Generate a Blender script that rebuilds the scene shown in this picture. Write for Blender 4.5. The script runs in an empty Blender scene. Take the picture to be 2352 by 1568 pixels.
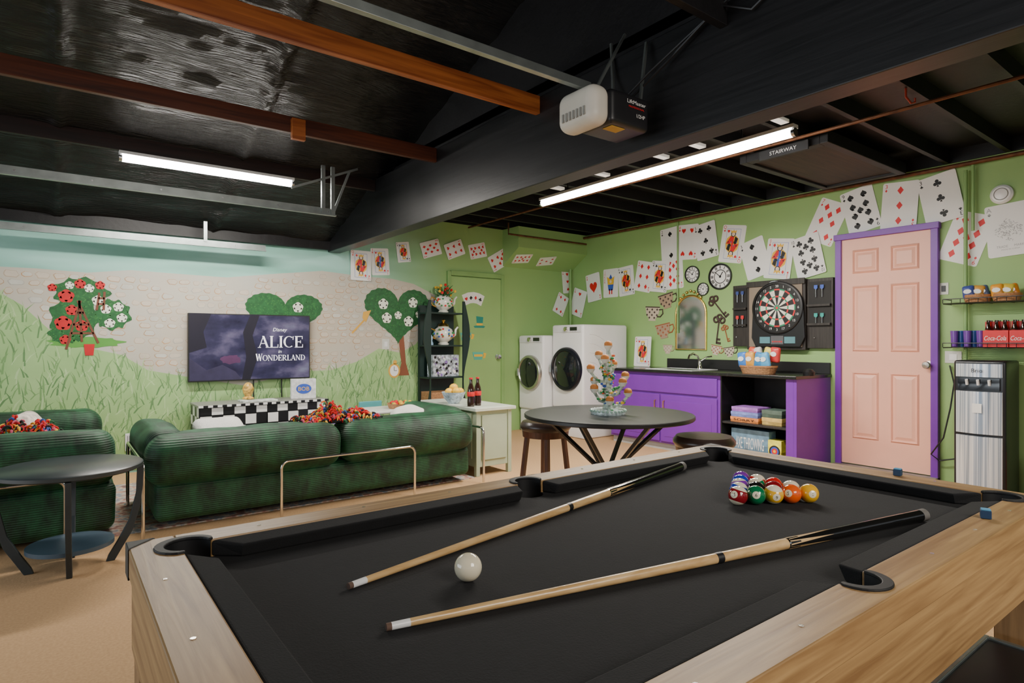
import bpy, math, random
from mathutils import Vector, Matrix, noise
RN=random.Random(7)
C=bpy.context.scene.collection
PI=math.pi; sin=math.sin; cos=math.cos
F=1392.; YAW=math.atan(1051/1392); H=1.2
fw=Vector((sin(YAW),cos(YAW),0)); rt=Vector((cos(YAW),-sin(YAW),0))
def ray(px,py): return fw+rt*((px-1176)/F)+Vector((0,0,(784-py)/F))
O=Vector((0,0,H))
def on_x(px,py,x): d=ray(px,py); return O+d*(x/d.x)
def on_y(px,py,y): d=ray(px,py); return O+d*(y/d.y)
def on_z(px,py,z): d=ray(px,py); return O+d*((z-H)/d.z)
def Tm(x,y,z=0): return Matrix.Translation((x,y,z))
def Rz(a): return Matrix.Rotation(math.radians(a),4,'Z')
def Rx(a): return Matrix.Rotation(math.radians(a),4,'X')
def Ry(a): return Matrix.Rotation(math.radians(a),4,'Y')
def frame(o,r,u):
    r=Vector(r).normalized(); u=Vector(u).normalized(); n=r.cross(u)
    M=Matrix.Identity(4)
    for i in range(3): M[i][0]=r[i]; M[i][1]=u[i]; M[i][2]=n[i]; M[i][3]=o[i]
    return M
XD=6.0; YM=6.54
def DW(px,py,off=0.0): # door wall, local x = image right, y = up, z = out of wall
    p=on_x(px,py,XD-off); return frame(p,(0,-1,0),(0,0,1))
def MWl(px,py,off=0.0):
    p=on_y(px,py,YM-off); return frame(p,(1,0,0),(0,0,1))
# ---------- materials
MATS={}
def mat(name,col,rough=.5,metal=0,var=0.08,vs=6,bump=0,bs=40,emit=0,sheen=0,coat=0,trans=0,alpha=1):
    if name in MATS: return MATS[name]
    m=bpy.data.materials.new(name); m.use_nodes=True; nt=m.node_tree; b=nt.nodes['Principled BSDF']
    b.inputs['Roughness'].default_value=rough; b.inputs['Metallic'].default_value=metal
    tc=nt.nodes.new('ShaderNodeTexCoord'); ns=nt.nodes.new('ShaderNodeTexNoise'); ns.inputs['Scale'].default_value=vs; ns.inputs['Detail'].default_value=3
    nt.links.new(tc.outputs['Object'],ns.inputs['Vector'])
    r=nt.nodes.new('ShaderNodeValToRGB')
    r.color_ramp.elements[0].position=.3; r.color_ramp.elements[1].position=.7
    r.color_ramp.elements[0].color=tuple(max(0,c*(1-var)) for c in col)+(1,)
    r.color_ramp.elements[1].color=tuple(min(1,c*(1+var)) for c in col)+(1,)
    nt.links.new(ns.outputs['Fac'],r.inputs['Fac']); nt.links.new(r.outputs['Color'],b.inputs['Base Color'])
    if bump:
        n2=nt.nodes.new('ShaderNodeTexNoise'); n2.inputs['Scale'].default_value=bs; n2.inputs['Detail'].default_value=4
        nt.links.new(tc.outputs['Object'],n2.inputs['Vector'])
        bp=nt.nodes.new('ShaderNodeBump'); bp.inputs['Strength'].default_value=bump; bp.inputs['Distance'].default_value=.01
        nt.links.new(n2.outputs['Fac'],bp.inputs['Height']); nt.links.new(bp.outputs['Normal'],b.inputs['Normal'])
    if emit:
        b.inputs['Emission Color'].default_value=tuple(col)+(1,); b.inputs['Emission Strength'].default_value=emit
    if sheen: b.inputs['Sheen Weight'].default_value=sheen; b.inputs['Sheen Roughness'].default_value=.4
    if coat: b.inputs['Coat Weight'].default_value=coat
    if trans: b.inputs['Transmission Weight'].default_value=trans
    MATS[name]=m; return m
def wood(name,c1,c2,axis='x',rough=.45,sc=1.0):
    if name in MATS: return MATS[name]
    m=bpy.data.materials.new(name); m.use_nodes=True; nt=m.node_tree; b=nt.nodes['Principled BSDF']; b.inputs['Roughness'].default_value=rough
    tc=nt.nodes.new('ShaderNodeTexCoord'); mp=nt.nodes.new('ShaderNodeMapping')
    s={'x':(2,40,40),'y':(40,2,40),'z':(40,40,2)}[axis]; mp.inputs['Scale'].default_value=tuple(k*sc for k in s)
    ns=nt.nodes.new('ShaderNodeTexNoise'); ns.inputs['Scale'].default_value=1.6; ns.inputs['Detail'].default_value=6; ns.inputs['Distortion'].default_value=.6
    nt.links.new(tc.outputs['Object'],mp.inputs['Vector']); nt.links.new(mp.outputs['Vector'],ns.inputs['Vector'])
    r=nt.nodes.new('ShaderNodeValToRGB'); r.color_ramp.elements[0].position=.3; r.color_ramp.elements[1].position=.7
    r.color_ramp.elements[0].color=c1+(1,); r.color_ramp.elements[1].color=c2+(1,)
    nt.links.new(ns.outputs['Fac'],r.inputs['Fac']); nt.links.new(r.outputs['Color'],b.inputs['Base Color'])
    bp=nt.nodes.new('ShaderNodeBump'); bp.inputs['Strength'].default_value=.15; bp.inputs['Distance'].default_value=.004
    nt.links.new(ns.outputs['Fac'],bp.inputs['Height']); nt.links.new(bp.outputs['Normal'],b.inputs['Normal'])
    MATS[name]=m; return m
def corduroy(name,col,axis):
    if name in MATS: return MATS[name]
    m=bpy.data.materials.new(name); m.use_nodes=True; nt=m.node_tree; b=nt.nodes['Principled BSDF']; b.inputs['Roughness'].default_value=.6
    b.inputs['Sheen Weight'].default_value=.2; b.inputs['Sheen Roughness'].default_value=.3; b.inputs['Sheen Tint'].default_value=(.2,.6,.35,1)
    tc=nt.nodes.new('ShaderNodeTexCoord')
    w=nt.nodes.new('ShaderNodeTexWave'); w.bands_direction=axis; w.inputs['Scale'].default_value=24; w.inputs['Distortion'].default_value=.4; w.inputs['Detail'].default_value=1
    n=nt.nodes.new('ShaderNodeTexNoise'); n.inputs['Scale'].default_value=5; n.inputs['Detail'].default_value=7; n.inputs['Roughness'].default_value=.62
    mp=nt.nodes.new('ShaderNodeMapping'); mp.inputs['Scale'].default_value=(1.8,1,1)
    nt.links.new(tc.outputs['Object'],w.inputs['Vector']); nt.links.new(tc.outputs['Object'],mp.inputs['Vector']); nt.links.new(mp.outputs['Vector'],n.inputs['Vector'])
    r=nt.nodes.new('ShaderNodeValToRGB'); r.color_ramp.elements[0].position=.4; r.color_ramp.elements[1].position=.68
    r.color_ramp.elements[0].color=tuple(c*.55 for c in col)+(1,); r.color_ramp.elements[1].color=tuple(c*2.4 for c in col)+(1,)  # noise paints broad highlights into the pile colour
    nt.links.new(n.outputs['Fac'],r.inputs['Fac'])
    mx=nt.nodes.new('ShaderNodeMix'); mx.data_type='RGBA'; mx.blend_type='MULTIPLY'; mx.inputs[0].default_value=.45
    nt.links.new(r.outputs['Color'],mx.inputs[6]); nt.links.new(w.outputs['Color'],mx.inputs[7]); nt.links.new(mx.outputs[2],b.inputs['Base Color'])
    bp=nt.nodes.new('ShaderNodeBump'); bp.inputs['Strength'].default_value=.5; bp.inputs['Distance'].default_value=.004
    nt.links.new(w.outputs['Fac'],bp.inputs['Height']); nt.links.new(bp.outputs['Normal'],b.inputs['Normal'])
    MATS[name]=m; return m
def ramp_noise(name,stops,scale,mapping=(1,1,1),rough=.6,detail=4,bump=0,emit=0,metal=0,coat=0,bd=.01):
    m=bpy.data.materials.new(name); m.use_nodes=True; nt=m.node_tree; b=nt.nodes['Principled BSDF']; b.inputs['Roughness'].default_value=rough
    b.inputs['Metallic'].default_value=metal; b.inputs['Coat Weight'].default_value=coat
    tc=nt.nodes.new('ShaderNodeTexCoord'); mp=nt.nodes.new('ShaderNodeMapping'); mp.inputs['Scale'].default_value=mapping
    ns=nt.nodes.new('ShaderNodeTexNoise'); ns.inputs['Scale'].default_value=scale; ns.inputs['Detail'].default_value=detail
    nt.links.new(tc.outputs['Object'],mp.inputs['Vector']); nt.links.new(mp.outputs['Vector'],ns.inputs['Vector'])
    r=nt.nodes.new('ShaderNodeValToRGB'); e=r.color_ramp.elements
    e[0].position=stops[0][0]; e[0].color=stops[0][1]+(1,); e[1].position=stops[-1][0]; e[1].color=stops[-1][1]+(1,)
    for p,c in stops[1:-1]: q=e.new(p); q.color=c+(1,)
    nt.links.new(ns.outputs['Fac'],r.inputs['Fac']); nt.links.new(r.outputs['Color'],b.inputs['Base Color'])
    if bump:
        bp=nt.nodes.new('ShaderNodeBump'); bp.inputs['Strength'].default_value=bump; bp.inputs['Distance'].default_value=bd
        nt.links.new(ns.outputs['Fac'],bp.inputs['Height']); nt.links.new(bp.outputs['Normal'],b.inputs['Normal'])
    if emit:
        nt.links.new(r.outputs['Color'],b.inputs['Emission Color']); b.inputs['Emission Strength'].default_value=emit
    MATS[name]=m; return m
# ---------- text
TC={}
def text2d(s):
    if s in TC: return TC[s]
    cu=bpy.data.curves.new('t','FONT'); cu.body=s; cu.size=1; cu.resolution_u=3
    ob=bpy.data.objects.new('t',cu); C.objects.link(ob)
    bpy.context.view_layer.update()
    dg=bpy.context.evaluated_depsgraph_get(); ev=ob.evaluated_get(dg); me=ev.to_mesh()
    vs=[(v.co.x,v.co.y) for v in me.vertices]; fs=[tuple(p.vertices) for p in me.polygons]
    ev.to_mesh_clear(); bpy.data.objects.remove(ob); bpy.data.curves.remove(cu)
    if vs:
        x0=min(v[0] for v in vs);x1=max(v[0] for v in vs);y0=min(v[1] for v in vs);y1=max(v[1] for v in vs)
        vs=[(x-(x0+x1)/2,y-(y0+y1)/2) for x,y in vs]; TC[s]=(vs,fs,x1-x0,y1-y0)
    else: TC[s]=(vs,fs,1,1)
    return TC[s]
# ---------- mesh builder
MWD={}
class MB:
    def __init__(s,M=None): s.v=[];s.f=[];s.m=[];s.k=0;s.M=M or Matrix.Identity(4)
    def mi(s,k): s.k=k; return s
    def add(s,vs,fs,M=None):
        b=len(s.v); X=s.M@M if M is not None else s.M
        s.v+=[X@Vector(v) for v in vs]; s.f+=[tuple(i+b for i in f) for f in fs]; s.m+=[s.k]*len(fs); return s
    def box(s,x0,x1,y0,y1,z0,z1,M=None):
        vs=[(x,y,z) for x in (x0,x1) for y in (y0,y1) for z in (z0,z1)]
        return s.add(vs,[(0,1,3,2),(4,6,7,5),(0,4,5,1),(2,3,7,6),(0,2,6,4),(1,5,7,3)],M)
    def bx(s,c,d,M=None): return s.box(c[0]-d[0]/2,c[0]+d[0]/2,c[1]-d[1]/2,c[1]+d[1]/2,c[2]-d[2]/2,c[2]+d[2]/2,M)
    def rbox(s,c,d,r,M=None,puff=0,n=5,mid=5,wob=0):
        h=[k/2 for k in d]; r=min(r,min(h)*.999)
        def samp(a):
            L=[-a+r*math.tan(i/n*PI/4) for i in range(n)]
            for i in range(mid+1): L.append(-(a-r)+2*(a-r)*i/mid)
            for i in range(n-1,-1,-1): L.append(a-r*math.tan(i/n*PI/4))
            return L
        key={};V=[];Fs=[]
        def vert(p):
            q=[max(-h[i]+r,min(h[i]-r,p[i])) for i in range(3)]
            dd=Vector([p[i]-q[i] for i in range(3)])
            if dd.length>1e-9: dd=dd.normalized()*r
            o=Vector(q)+dd
            if puff:
                fx=[math.cos(PI/2*min(1,abs(o[i]/h[i]))) for i in range(3)]
                ps=puff if isinstance(puff,(tuple,list)) else (puff,)*3
                o=Vector((o[0]+ps[0]*(o[0]/h[0])*fx[1]*fx[2],o[1]+ps[1]*(o[1]/h[1])*fx[0]*fx[2],o[2]+ps[2]*(o[2]/h[2])*fx[0]*fx[1]))
            if wob: 
                w=Vector(c)+o; o=o+Vector(noise.noise_vector(w*6))*wob
            k=(round(p[0],6),round(p[1],6),round(p[2],6))
            if k not in key: key[k]=len(V); V.append((c[0]+o[0],c[1]+o[1],c[2]+o[2]))
            return key[k]
        for ax in range(3):
            a,b=[(1,2),(2,0),(0,1)][ax]; A=samp(h[a]);B=samp(h[b])
            for sg in (-1,1):
                g=[]
                for u in A:
                    row=[]
                    for w in B:
                        p=[0,0,0];p[ax]=sg*h[ax];p[a]=u;p[b]=w; row.append(vert(p))
                    g.append(row)
                for i in range(len(A)-1):
                    for j in range(len(B)-1):
                        q=(g[i][j],g[i+1][j],g[i+1][j+1],g[i][j+1])
                        if sg<0: q=q[::-1]
                        if len(set(q))==4: Fs.append(q)
                        elif len(set(q))==3:
                            t=[]; [t.append(x) for x in q if x not in t]; Fs.append(tuple(t))
        return s.add(V,Fs,M)
    def cyl(s,p0,p1,r0,r1=None,n=16,cap=True):
        if r1 is None: r1=r0
        p0=Vector(p0);p1=Vector(p1);d=(p1-p0).normalized(); a=d.orthogonal().normalized(); b=d.cross(a)
        vs=[]
        for p,r in ((p0,r0),(p1,r1)):
            for i in range(n): t=2*PI*i/n; vs.append(p+a*r*cos(t)+b*r*sin(t))
        fs=[(i,(i+1)%n,n+(i+1)%n,n+i) for i in range(n)]
        if cap: fs+= [tuple(range(n))[::-1],tuple(range(n,2*n))]
        return s.add(vs,fs)
    def tube(s,pts,r,n=8,closed=False):
        P=[Vector(p) for p in pts]; N=len(P); vs=[];prev=None
        rr=r if isinstance(r,(list,tuple)) else [r]*N
        for i,p in enumerate(P):
            if closed: t=(P[(i+1)%N]-P[i-1])
            else: t=P[min(i+1,N-1)]-P[max(i-1,0)]
            t=t.normalized()
            a=t.orthogonal().normalized() if prev is None else (prev-t*prev.dot(t)).normalized()
            prev=a;b=t.cross(a)
            for k in range(n): q=2*PI*k/n; vs.append(p+(a*cos(q)+b*sin(q))*rr[i])
        fs=[]
        for i in range(N if closed else N-1):
            j=(i+1)%N
            for k in range(n): fs.append((i*n+k,i*n+(k+1)%n,j*n+(k+1)%n,j*n+k))
        if not closed: fs+=[tuple(range(n))[::-1],tuple(range((N-1)*n,N*n))]
        return s.add(vs,fs)
    def lathe(s,prof,c=(0,0,0),n=24,M=None):
        vs=[];fs=[]
        for r,z in prof:
            for i in range(n): t=2*PI*i/n; vs.append((c[0]+r*cos(t),c[1]+r*sin(t),c[2]+z))
        for j in range(len(prof)-1):
            for i in range(n): fs.append((j*n+i,j*n+(i+1)%n,(j+1)*n+(i+1)%n,(j+1)*n+i))
        return s.add(vs,fs,M)
    def sph(s,c,r,n=12,sc=(1,1,1)):
        m=max(4,n//2)
        return s.add([(c[0]+sc[0]*r*sin(PI*j/m)*cos(2*PI*i/n),c[1]+sc[1]*r*sin(PI*j/m)*sin(2*PI*i/n),c[2]+sc[2]*r*cos(PI*j/m)) for j in range(m+1) for i in range(n)],
          [(j*n+i,(j+1)*n+i,(j+1)*n+(i+1)%n,j*n+(i+1)%n) for j in range(m) for i in range(n)])
    def plate(s,poly,z0,z1,M=None):
        n=len(poly); vs=[(x,y,z0) for x,y in poly]+[(x,y,z1) for x,y in poly]
        return s.add(vs,[tuple(range(n))[::-1],tuple(range(n,2*n))]+[(i,(i+1)%n,n+(i+1)%n,n+i) for i in range(n)],M)
    def flat(s,poly,z,M=None): return s.add([(x,y,z) for x,y in poly],[tuple(range(len(poly)))],M)
    def rect(s,x0,x1,y0,y1,z,M=None): return s.flat([(x0,y0),(x1,y0),(x1,y1),(x0,y1)],z,M)
    def disc(s,x,y,r,z,n=16,ry=None,M=None): ry=ry or r; return s.flat([(x+r*cos(2*PI*i/n),y+ry*sin(2*PI*i/n)) for i in range(n)],z,M)
    def text(s,t,size,x,y,z,width=None,M=None,shear=0):
        vs,fs,w,h=text2d(t); sx=size/ .7; sy=sx
        if width: sx=width/w
        return s.add([(x+a*sx+shear*b*sy,y+b*sy,z) for a,b in vs],fs,M)
    def build(s,name,mats,parent=None,label=None,cat=None,group=None,kind=None,smooth=True,bev=0,ang=40,seg=2):
        if not isinstance(mats,(list,tuple)): mats=[mats]
        me=bpy.data.meshes.new(name); ob=bpy.data.objects.new(name,me); C.objects.link(ob)
        if parent is not None:
            W=MWD[parent.name]; I=W.inverted(); vs=[I@v for v in s.v]; ob.parent=parent; MWD[ob.name]=W
        else:
            xs=[v.x for v in s.v];ys=[v.y for v in s.v];zs=[v.z for v in s.v]
            o=Vector(((min(xs)+max(xs))/2,(min(ys)+max(ys))/2,min(zs))); ob.location=o; vs=[v-o for v in s.v]; MWD[ob.name]=Matrix.Translation(o)
        me.from_pydata([tuple(v) for v in vs],[],s.f)
        for m in mats: me.materials.append(m)
        me.polygons.foreach_set('material_index',s.m)
        me.polygons.foreach_set('use_smooth',[smooth]*len(s.f)); me.update()
        if smooth: me.set_sharp_from_angle(angle=math.radians(ang))
        if bev:
            b=ob.modifiers.new('bevel','BEVEL'); b.width=bev; b.segments=seg; b.limit_method='ANGLE'; b.angle_limit=math.radians(50)
        if label: ob['label']=label
        if cat: ob['category']=cat
        if group: ob['group']=group
        if kind: ob['kind']=kind
        return ob
def thing(name,label,cat,loc=(0,0,0),rotz=0,group=None,kind=None):
    o=bpy.data.objects.new(name,None); C.objects.link(o); o.location=loc; o.rotation_euler=(0,0,math.radians(rotz)); o.empty_display_size=.1
    MWD[o.name]=Tm(*loc)@Rz(rotz); o['label']=label; o['category']=cat
    if group: o['group']=group
    if kind: o['kind']=kind
    return o
def cut(ob,cutter):
    c=cutter.build('cutter',[MATS['black_plastic']],smooth=False)
    m=ob.modifiers.new('b','BOOLEAN'); m.object=c; m.operation='DIFFERENCE'; m.solver='EXACT'
    bpy.context.view_layer.update(); dg=bpy.context.evaluated_depsgraph_get(); me=bpy.data.meshes.new_from_object(ob.evaluated_get(dg))
    ob.modifiers.clear(); ob.data=me; bpy.data.objects.remove(c)
# serif capitals for the title, strokes in a unit box
TK=.17; TN=.06
GL={'A':(.92,[(.12,0,.46,1,TN),(.44,1,.80,0,TK),(.24,.36,.66,.36,TN)],[],[(.0,.26,0),(.64,.96,0)]),
'L':(.78,[(.2,0,.2,1,TK),(.2,.03,.72,.03,TN),(.72,.0,.74,.28,TN)],[],[(.05,.36,0),(.05,.36,1)]),
'I':(.42,[(.2,0,.2,1,TK)],[],[(.05,.36,0),(.05,.36,1)]),
'C':(.9,[(.80,.68,.82,.98,TN)],[(.47,.5,.39,.47,50,310)],[]),
'E':(.8,[(.2,0,.2,1,TK),(.2,.97,.7,.97,TN),(.2,.5,.55,.5,TN),(.2,.03,.72,.03,TN),(.70,.74,.70,1,TN),(.73,0,.74,.28,TN),(.55,.38,.55,.62,TN)],[],[(.05,.3,0),(.05,.3,1)]),
'W':(1.28,[(.12,1,.38,0,TK),(.38,0,.63,.95,TN),(.62,.95,.88,0,TK),(.88,0,1.14,1,TN)],[],[(0,.3,1),(.5,.78,.97),(1.02,1.26,1)]),
'O':(.98,[],[(.48,.5,.40,.47,0,360)],[]),
'N':(1.0,[(.16,0,.16,1,TN),(.16,.98,.82,.02,TK),(.82,0,.82,1,TN)],[],[(.03,.30,0),(.0,.24,1),(.68,.96,1)]),
'D':(.96,[(.2,0,.2,1,TK)],[(.32,.5,.50,.47,-90,90)],[(.05,.34,0),(.05,.34,1)]),
'R':(.94,[(.2,0,.2,1,TK),(.40,.48,.80,.02,TK)],[(.34,.73,.36,.24,-90,90)],[(.05,.36,0),(.05,.34,1),(.72,.96,0)])}
def serif(g,word,cx,cy,h,width,z,grow=None):
    tot=sum(GL[c][0] for c in word); sx=width/tot; x=cx-width/2
    for q,c in enumerate(word):
        w,st,arcs,ser=GL[c]; hh=h*(1.25 if grow and q in grow else 1); y0=cy-h/2
        def P(a,b): return (x+a*sx,y0+b*hh)
        for k,(xa,ya,xb,yb,t) in enumerate(st):
            a=Vector(P(xa,ya));b=Vector(P(xb,yb)); d=(b-a).normalized(); n=Vector((-d.y,d.x))*t*hh*.5
            if abs(d.y)>.5: n=Vector((n.length,0))
            g.flat([tuple(a+n),tuple(b+n),tuple(b-n),tuple(a-n)],z+k*.00005)
        for (ax,ay,rx,ry,a0,a1) in arcs:
            N=28
            for i in range(N):
                t0=math.radians(a0+(a1-a0)*i/N);t1=math.radians(a0+(a1-a0)*(i+1)/N); w0=(TN+(TK-TN)*abs(cos(t0)))/2;w1=(TN+(TK-TN)*abs(cos(t1)))/2
                g.flat([P(ax+(rx+w0)*cos(t0),ay+(ry+w0*.6)*sin(t0)),P(ax+(rx+w1)*cos(t1),ay+(ry+w1*.6)*sin(t1)),P(ax+(rx-w1)*cos(t1),ay+(ry-w1*.6)*sin(t1)),P(ax+(rx-w0)*cos(t0),ay+(ry-w0*.6)*sin(t0))],z+.0003)
        for (xa,xb,yy) in ser:
            e=.04 if yy<.5 else -.04
            g.flat([P(xa,yy),P(xb,yy),P(xb,yy+e),P(xa,yy+e)],z+.0004)
        x+=w*sx
# palette
blk=mat('black_plastic',(.010,.010,.011),.4)
felt=mat('black_felt',(.0055,.0055,.0065),.95,var=.15,vs=40,bump=.15,bs=300)
blkwood=wood('black_painted_wood',(.012,.012,.013),(.03,.03,.032),'x',.5)
white=mat('white_enamel',(.82,.82,.82),.25,var=.01)
paper=mat('card_paper',(.84,.84,.82),.55,var=.02)
redp=mat('red_ink',(.7,.015,.02),.5); blkp=mat('black_ink',(.008,.008,.008),.5); yelp=mat('yellow_ink',(.85,.5,.04),.5); blup=mat('blue_ink',(.04,.1,.5),.5)
skinp=mat('pale_ink',(.85,.65,.5),.5)
chrome=mat('chrome',(.75,.72,.66),.12,1,var=.01); steel=mat('brushed_steel',(.6,.62,.65),.25,1,var=.1,vs=3)
galv=mat('galvanised_steel',(.34,.38,.37),.36,.9,var=.15,vs=10)
purple=mat('purple_paint',(.17,.03,.37),.4,var=.05); pink=mat('pink_paint',(.88,.46,.34),.42,var=.02)
OA,OB=(.23,.125,.048),(.43,.27,.115)
oakx=wood('oak_along_x',OA,OB,'x'); oaky=wood('oak_along_y',OA,OB,'y'); oakz=wood('oak_upright',(.18,.1,.042),(.34,.2,.09),'z')
gold=mat('gold_metal',(.75,.5,.15),.3,1,var=.15,bump=.3,bs=60)
LIME=(.29,.48,.17)
lime=mat('lime_wall_paint',LIME,.6,var=.06,vs=1.2,bump=.05,bs=120)
dgreen=mat('dark_green_paint',(.015,.11,.028),.6,var=.25,vs=30); rose=mat('white_rose_paint',(.8,.83,.68),.6)
brown=mat('brown_paint',(.16,.05,.025),.6)
wicker=mat('wicker',(.4,.2,.09),.7,var=.3,vs=60,bump=.8,bs=90)
dkglass=mat('dark_glass',(.01,.012,.015),.06,var=.02,coat=.5)
coppr=mat('rusty_pipe',(.13,.05,.02),.55,.4,var=.4,vs=20)
charcoal=mat('charcoal_paint',(.020,.029,.034),.45)
# ---------- ROOM
MB().box(-4,6.1,-3,6.7,-.1,0).build('floor',ramp_noise('tan_carpet',[(.3,(.48,.29,.14)),(.7,(.58,.36,.185))],90,rough=.95,detail=6,bump=.12),kind='structure',smooth=False,label='sand tan carpet floor across the whole room',cat='floor')
def sky_mat():
    m=bpy.data.materials.new('painted_sky'); m.use_nodes=True; nt=m.node_tree; b=nt.nodes['Principled BSDF']; b.inputs['Roughness'].default_value=.65
    tc=nt.nodes.new('ShaderNodeTexCoord'); sp=nt.nodes.new('ShaderNodeSeparateXYZ'); nt.links.new(tc.outputs['Object'],sp.inputs[0])
    mp=nt.nodes.new('ShaderNodeMapping'); mp.inputs['Scale'].default_value=(.6,1,4); n=nt.nodes.new('ShaderNodeTexNoise'); n.inputs['Scale'].default_value=1.5
    nt.links.new(tc.outputs['Object'],mp.inputs['Vector']); nt.links.new(mp.outputs['Vector'],n.inputs['Vector'])
    r=nt.nodes.new('ShaderNodeValToRGB'); r.color_ramp.elements[0].position=.35; r.color_ramp.elements[0].color=(.21,.47,.38,1); r.color_ramp.elements[1].position=.7; r.color_ramp.elements[1].color=(.37,.66,.58,1)
    nt.links.new(n.outputs['Fac'],r.inputs['Fac'])
    mr=nt.nodes.new('ShaderNodeMapRange'); mr.inputs['From Min'].default_value=1.5; mr.inputs['From Max'].default_value=2.9
    nt.links.new(sp.outputs[0],mr.inputs['Value'])
    mx=nt.nodes.new('ShaderNodeMix'); mx.data_type='RGBA'; nt.links.new(mr.outputs[0],mx.inputs[0]); nt.links.new(r.outputs['Color'],mx.inputs[6]); mx.inputs[7].default_value=LIME+(1,)
    nt.links.new(mx.outputs[2],b.inputs['Base Color']); return m
wb=MB().box(-4,6.1,YM,YM+.1,0,2.69).build('wall_back',sky_mat(),kind='structure',smooth=False,label='painted mural wall behind the television',cat='wall')
wr=MB().box(XD,XD+.1,-3,YM,0,2.69).build('wall_right',lime,kind='structure',smooth=False,label='lime green wall with the pink door',cat='wall')
def MP(px,py): p=on_y(px,py,YM); return (p.x,p.z)
MF=frame((0,YM,0),(1,0,0),(0,0,1))
top=[(-300,600),(0,612),(80,616),(200,626),(300,620),(400,628),(520,637),(640,628),(740,622),(830,634),(900,640),(950,652),(1000,678)]
bot=[(985,720),(975,760),(955,790),(920,810),(870,800),(820,830),(760,850),(700,852),(560,885),(430,865),(340,850),(280,815),(210,800),(150,790),(100,745),(50,700),(0,672),(-300,640)]
PP=[MP(*p) for p in top+bot]
MB(MF).plate(PP,.0,.002).build('painted_path',ramp_noise('painted_cobbles',[(.35,(.52,.45,.36)),(.68,(.5,.5,.44))],1.2,rough=.65),wb,smooth=False)
def inpoly(x,y,P):
    c=False;j=len(P)-1
    for i in range(len(P)):
        if ((P[i][1]>y)!=(P[j][1]>y)) and x<(P[j][0]-P[i][0])*(y-P[i][1])/(P[j][1]-P[i][1])+P[i][0]: c=not c
        j=i
    return c
g=MB(MF); RS=random.Random(12); zz_=.9; row=0
while zz_<2.1:
    x=-1.4+(row%2)*.06
    while x<3.9:
        w=RS.uniform(.06,.11); h=.050
        if RS.random()<.8 and inpoly(x,zz_,PP) and inpoly(x+w,zz_+h,PP) and inpoly(x,zz_+h,PP) and inpoly(x+w,zz_,PP):
            j=[RS.uniform(-.007,.007) for _ in range(16)]; c=.016
            P=[(x+c,zz_+j[0]),(x+w-c,zz_+j[1]),(x+w+j[2],zz_+c),(x+w+j[3],zz_+h-c),(x+w-c,zz_+h+j[4]),(x+c,zz_+h+j[5]),(x+j[6],zz_+h-c),(x+j[7],zz_+c)]
            g.mi(RS.choice([0,0,1,1,2,3])).flat(P,.0024)
            mx_=x+w/2;my_=zz_+h/2; g.mi(RS.choice([4,4,5])).flat([(mx_+(a-mx_)*.88+.002,my_+(b-my_)*.82+.002) for a,b in P],.0027)
        x+=w+RS.uniform(.012,.035)
    zz_+=.070; row+=1
g.build('painted_stones',[mat('stone_edge_tan',(.42,.28,.16),.7),mat('stone_edge_pale',(.45,.36,.26),.7),mat('stone_edge_orange',(.5,.29,.14),.7),mat('stone_edge_grey',(.4,.38,.33),.7),mat('stone_fill',(.56,.49,.4),.7,var=.1),mat('stone_fill_grey',(.53,.52,.46),.7,var=.1)],wb,smooth=False)
gp=[(-300,641),(0,672),(50,700),(100,745),(150,790),(210,800),(280,815),(340,850),(430,865),(560,885),(700,852),(760,850),(820,830),(870,800),(920,810),(955,790),(975,760),(985,720),(1010,690),(1030,680),(1030,930)]
g=MB(MF).plate([MP(*p) for p in gp]+[(MP(1030,930)[0],.02),(-3,.02)],.0,.003)
g.build('painted_meadow',ramp_noise('painted_meadow',[(.3,(.27,.46,.17)),(.7,(.36,.55,.23))],3),wb,smooth=False)
g=MB(MF)
GP=[MP(*p) for p in gp]+[(MP(1030,930)[0],.02),(-3,.02)]
cnt=0
while cnt<1800:
    x=RN.uniform(-1.2,3.8); z=RN.uniform(.15,1.9)
    if not inpoly(x,z,GP) or not inpoly(x,z+.05,GP): continue
    cnt+=1; g.mi(RN.choice([0,1,1,2])); h=RN.uniform(.05,.17); l=RN.uniform(-.08,.10); w=RN.uniform(.0025,.007)
    g.flat([(x-w,z),(x+w,z),(x+w+l*.4,z+h*.55),(x+l,z+h),(x-w+l*.35,z+h*.55)],.0035+cnt*1e-7)
g.build('painted_grass_blades',[mat('grass_dark',(.12,.25,.09),.7),mat('grass_mid',(.18,.34,.12),.7),mat('grass_pale',(.42,.58,.28),.7)],wb,smooth=False)
def heart(cx,cy,w,h,n=60,sc=0,ns=22):
    P=[]
    for i in range(n):
        t=2*PI*i/n; x=16*sin(t)**3/16; y=(13*cos(t)-5*cos(2*t)-2*cos(3*t)-cos(4*t))/14.5
        k=1+sc*sin(ns*t); P.append((cx+x*w/2*k,cy+(y+.09)*h/2*k))
    return P
def rose_cluster(g,x,z,r,n):
    for k in range(5):
        a=k*2*PI/5+.3; g.disc(x+r*.5*cos(a),z+r*.5*sin(a),r*.55,n,10)
    g.disc(x,z,r*.6,n+.0004,10)
def leaves(g,shape,n,z,R=RN):
    xs=[p[0] for p in shape];ys=[p[1] for p in shape];c=0
    while c<n:
        x=R.uniform(min(xs),max(xs));y=R.uniform(min(ys),max(ys))
        if not inpoly(x,y,shape): continue
        a=R.uniform(0,PI); l=R.uniform(.008,.014); c+=1
        g.flat([(x+l*cos(a),y+l*sin(a)),(x-l*.35*sin(a),y+l*.35*cos(a)),(x-l*cos(a),y-l*sin(a)),(x+l*.35*sin(a),y-l*.35*cos(a))],z)
lleaf=mat('leaf_light',(.04,.19,.04),.6); trunk=mat('trunk_paint',(.22,.07,.03),.6)
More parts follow.
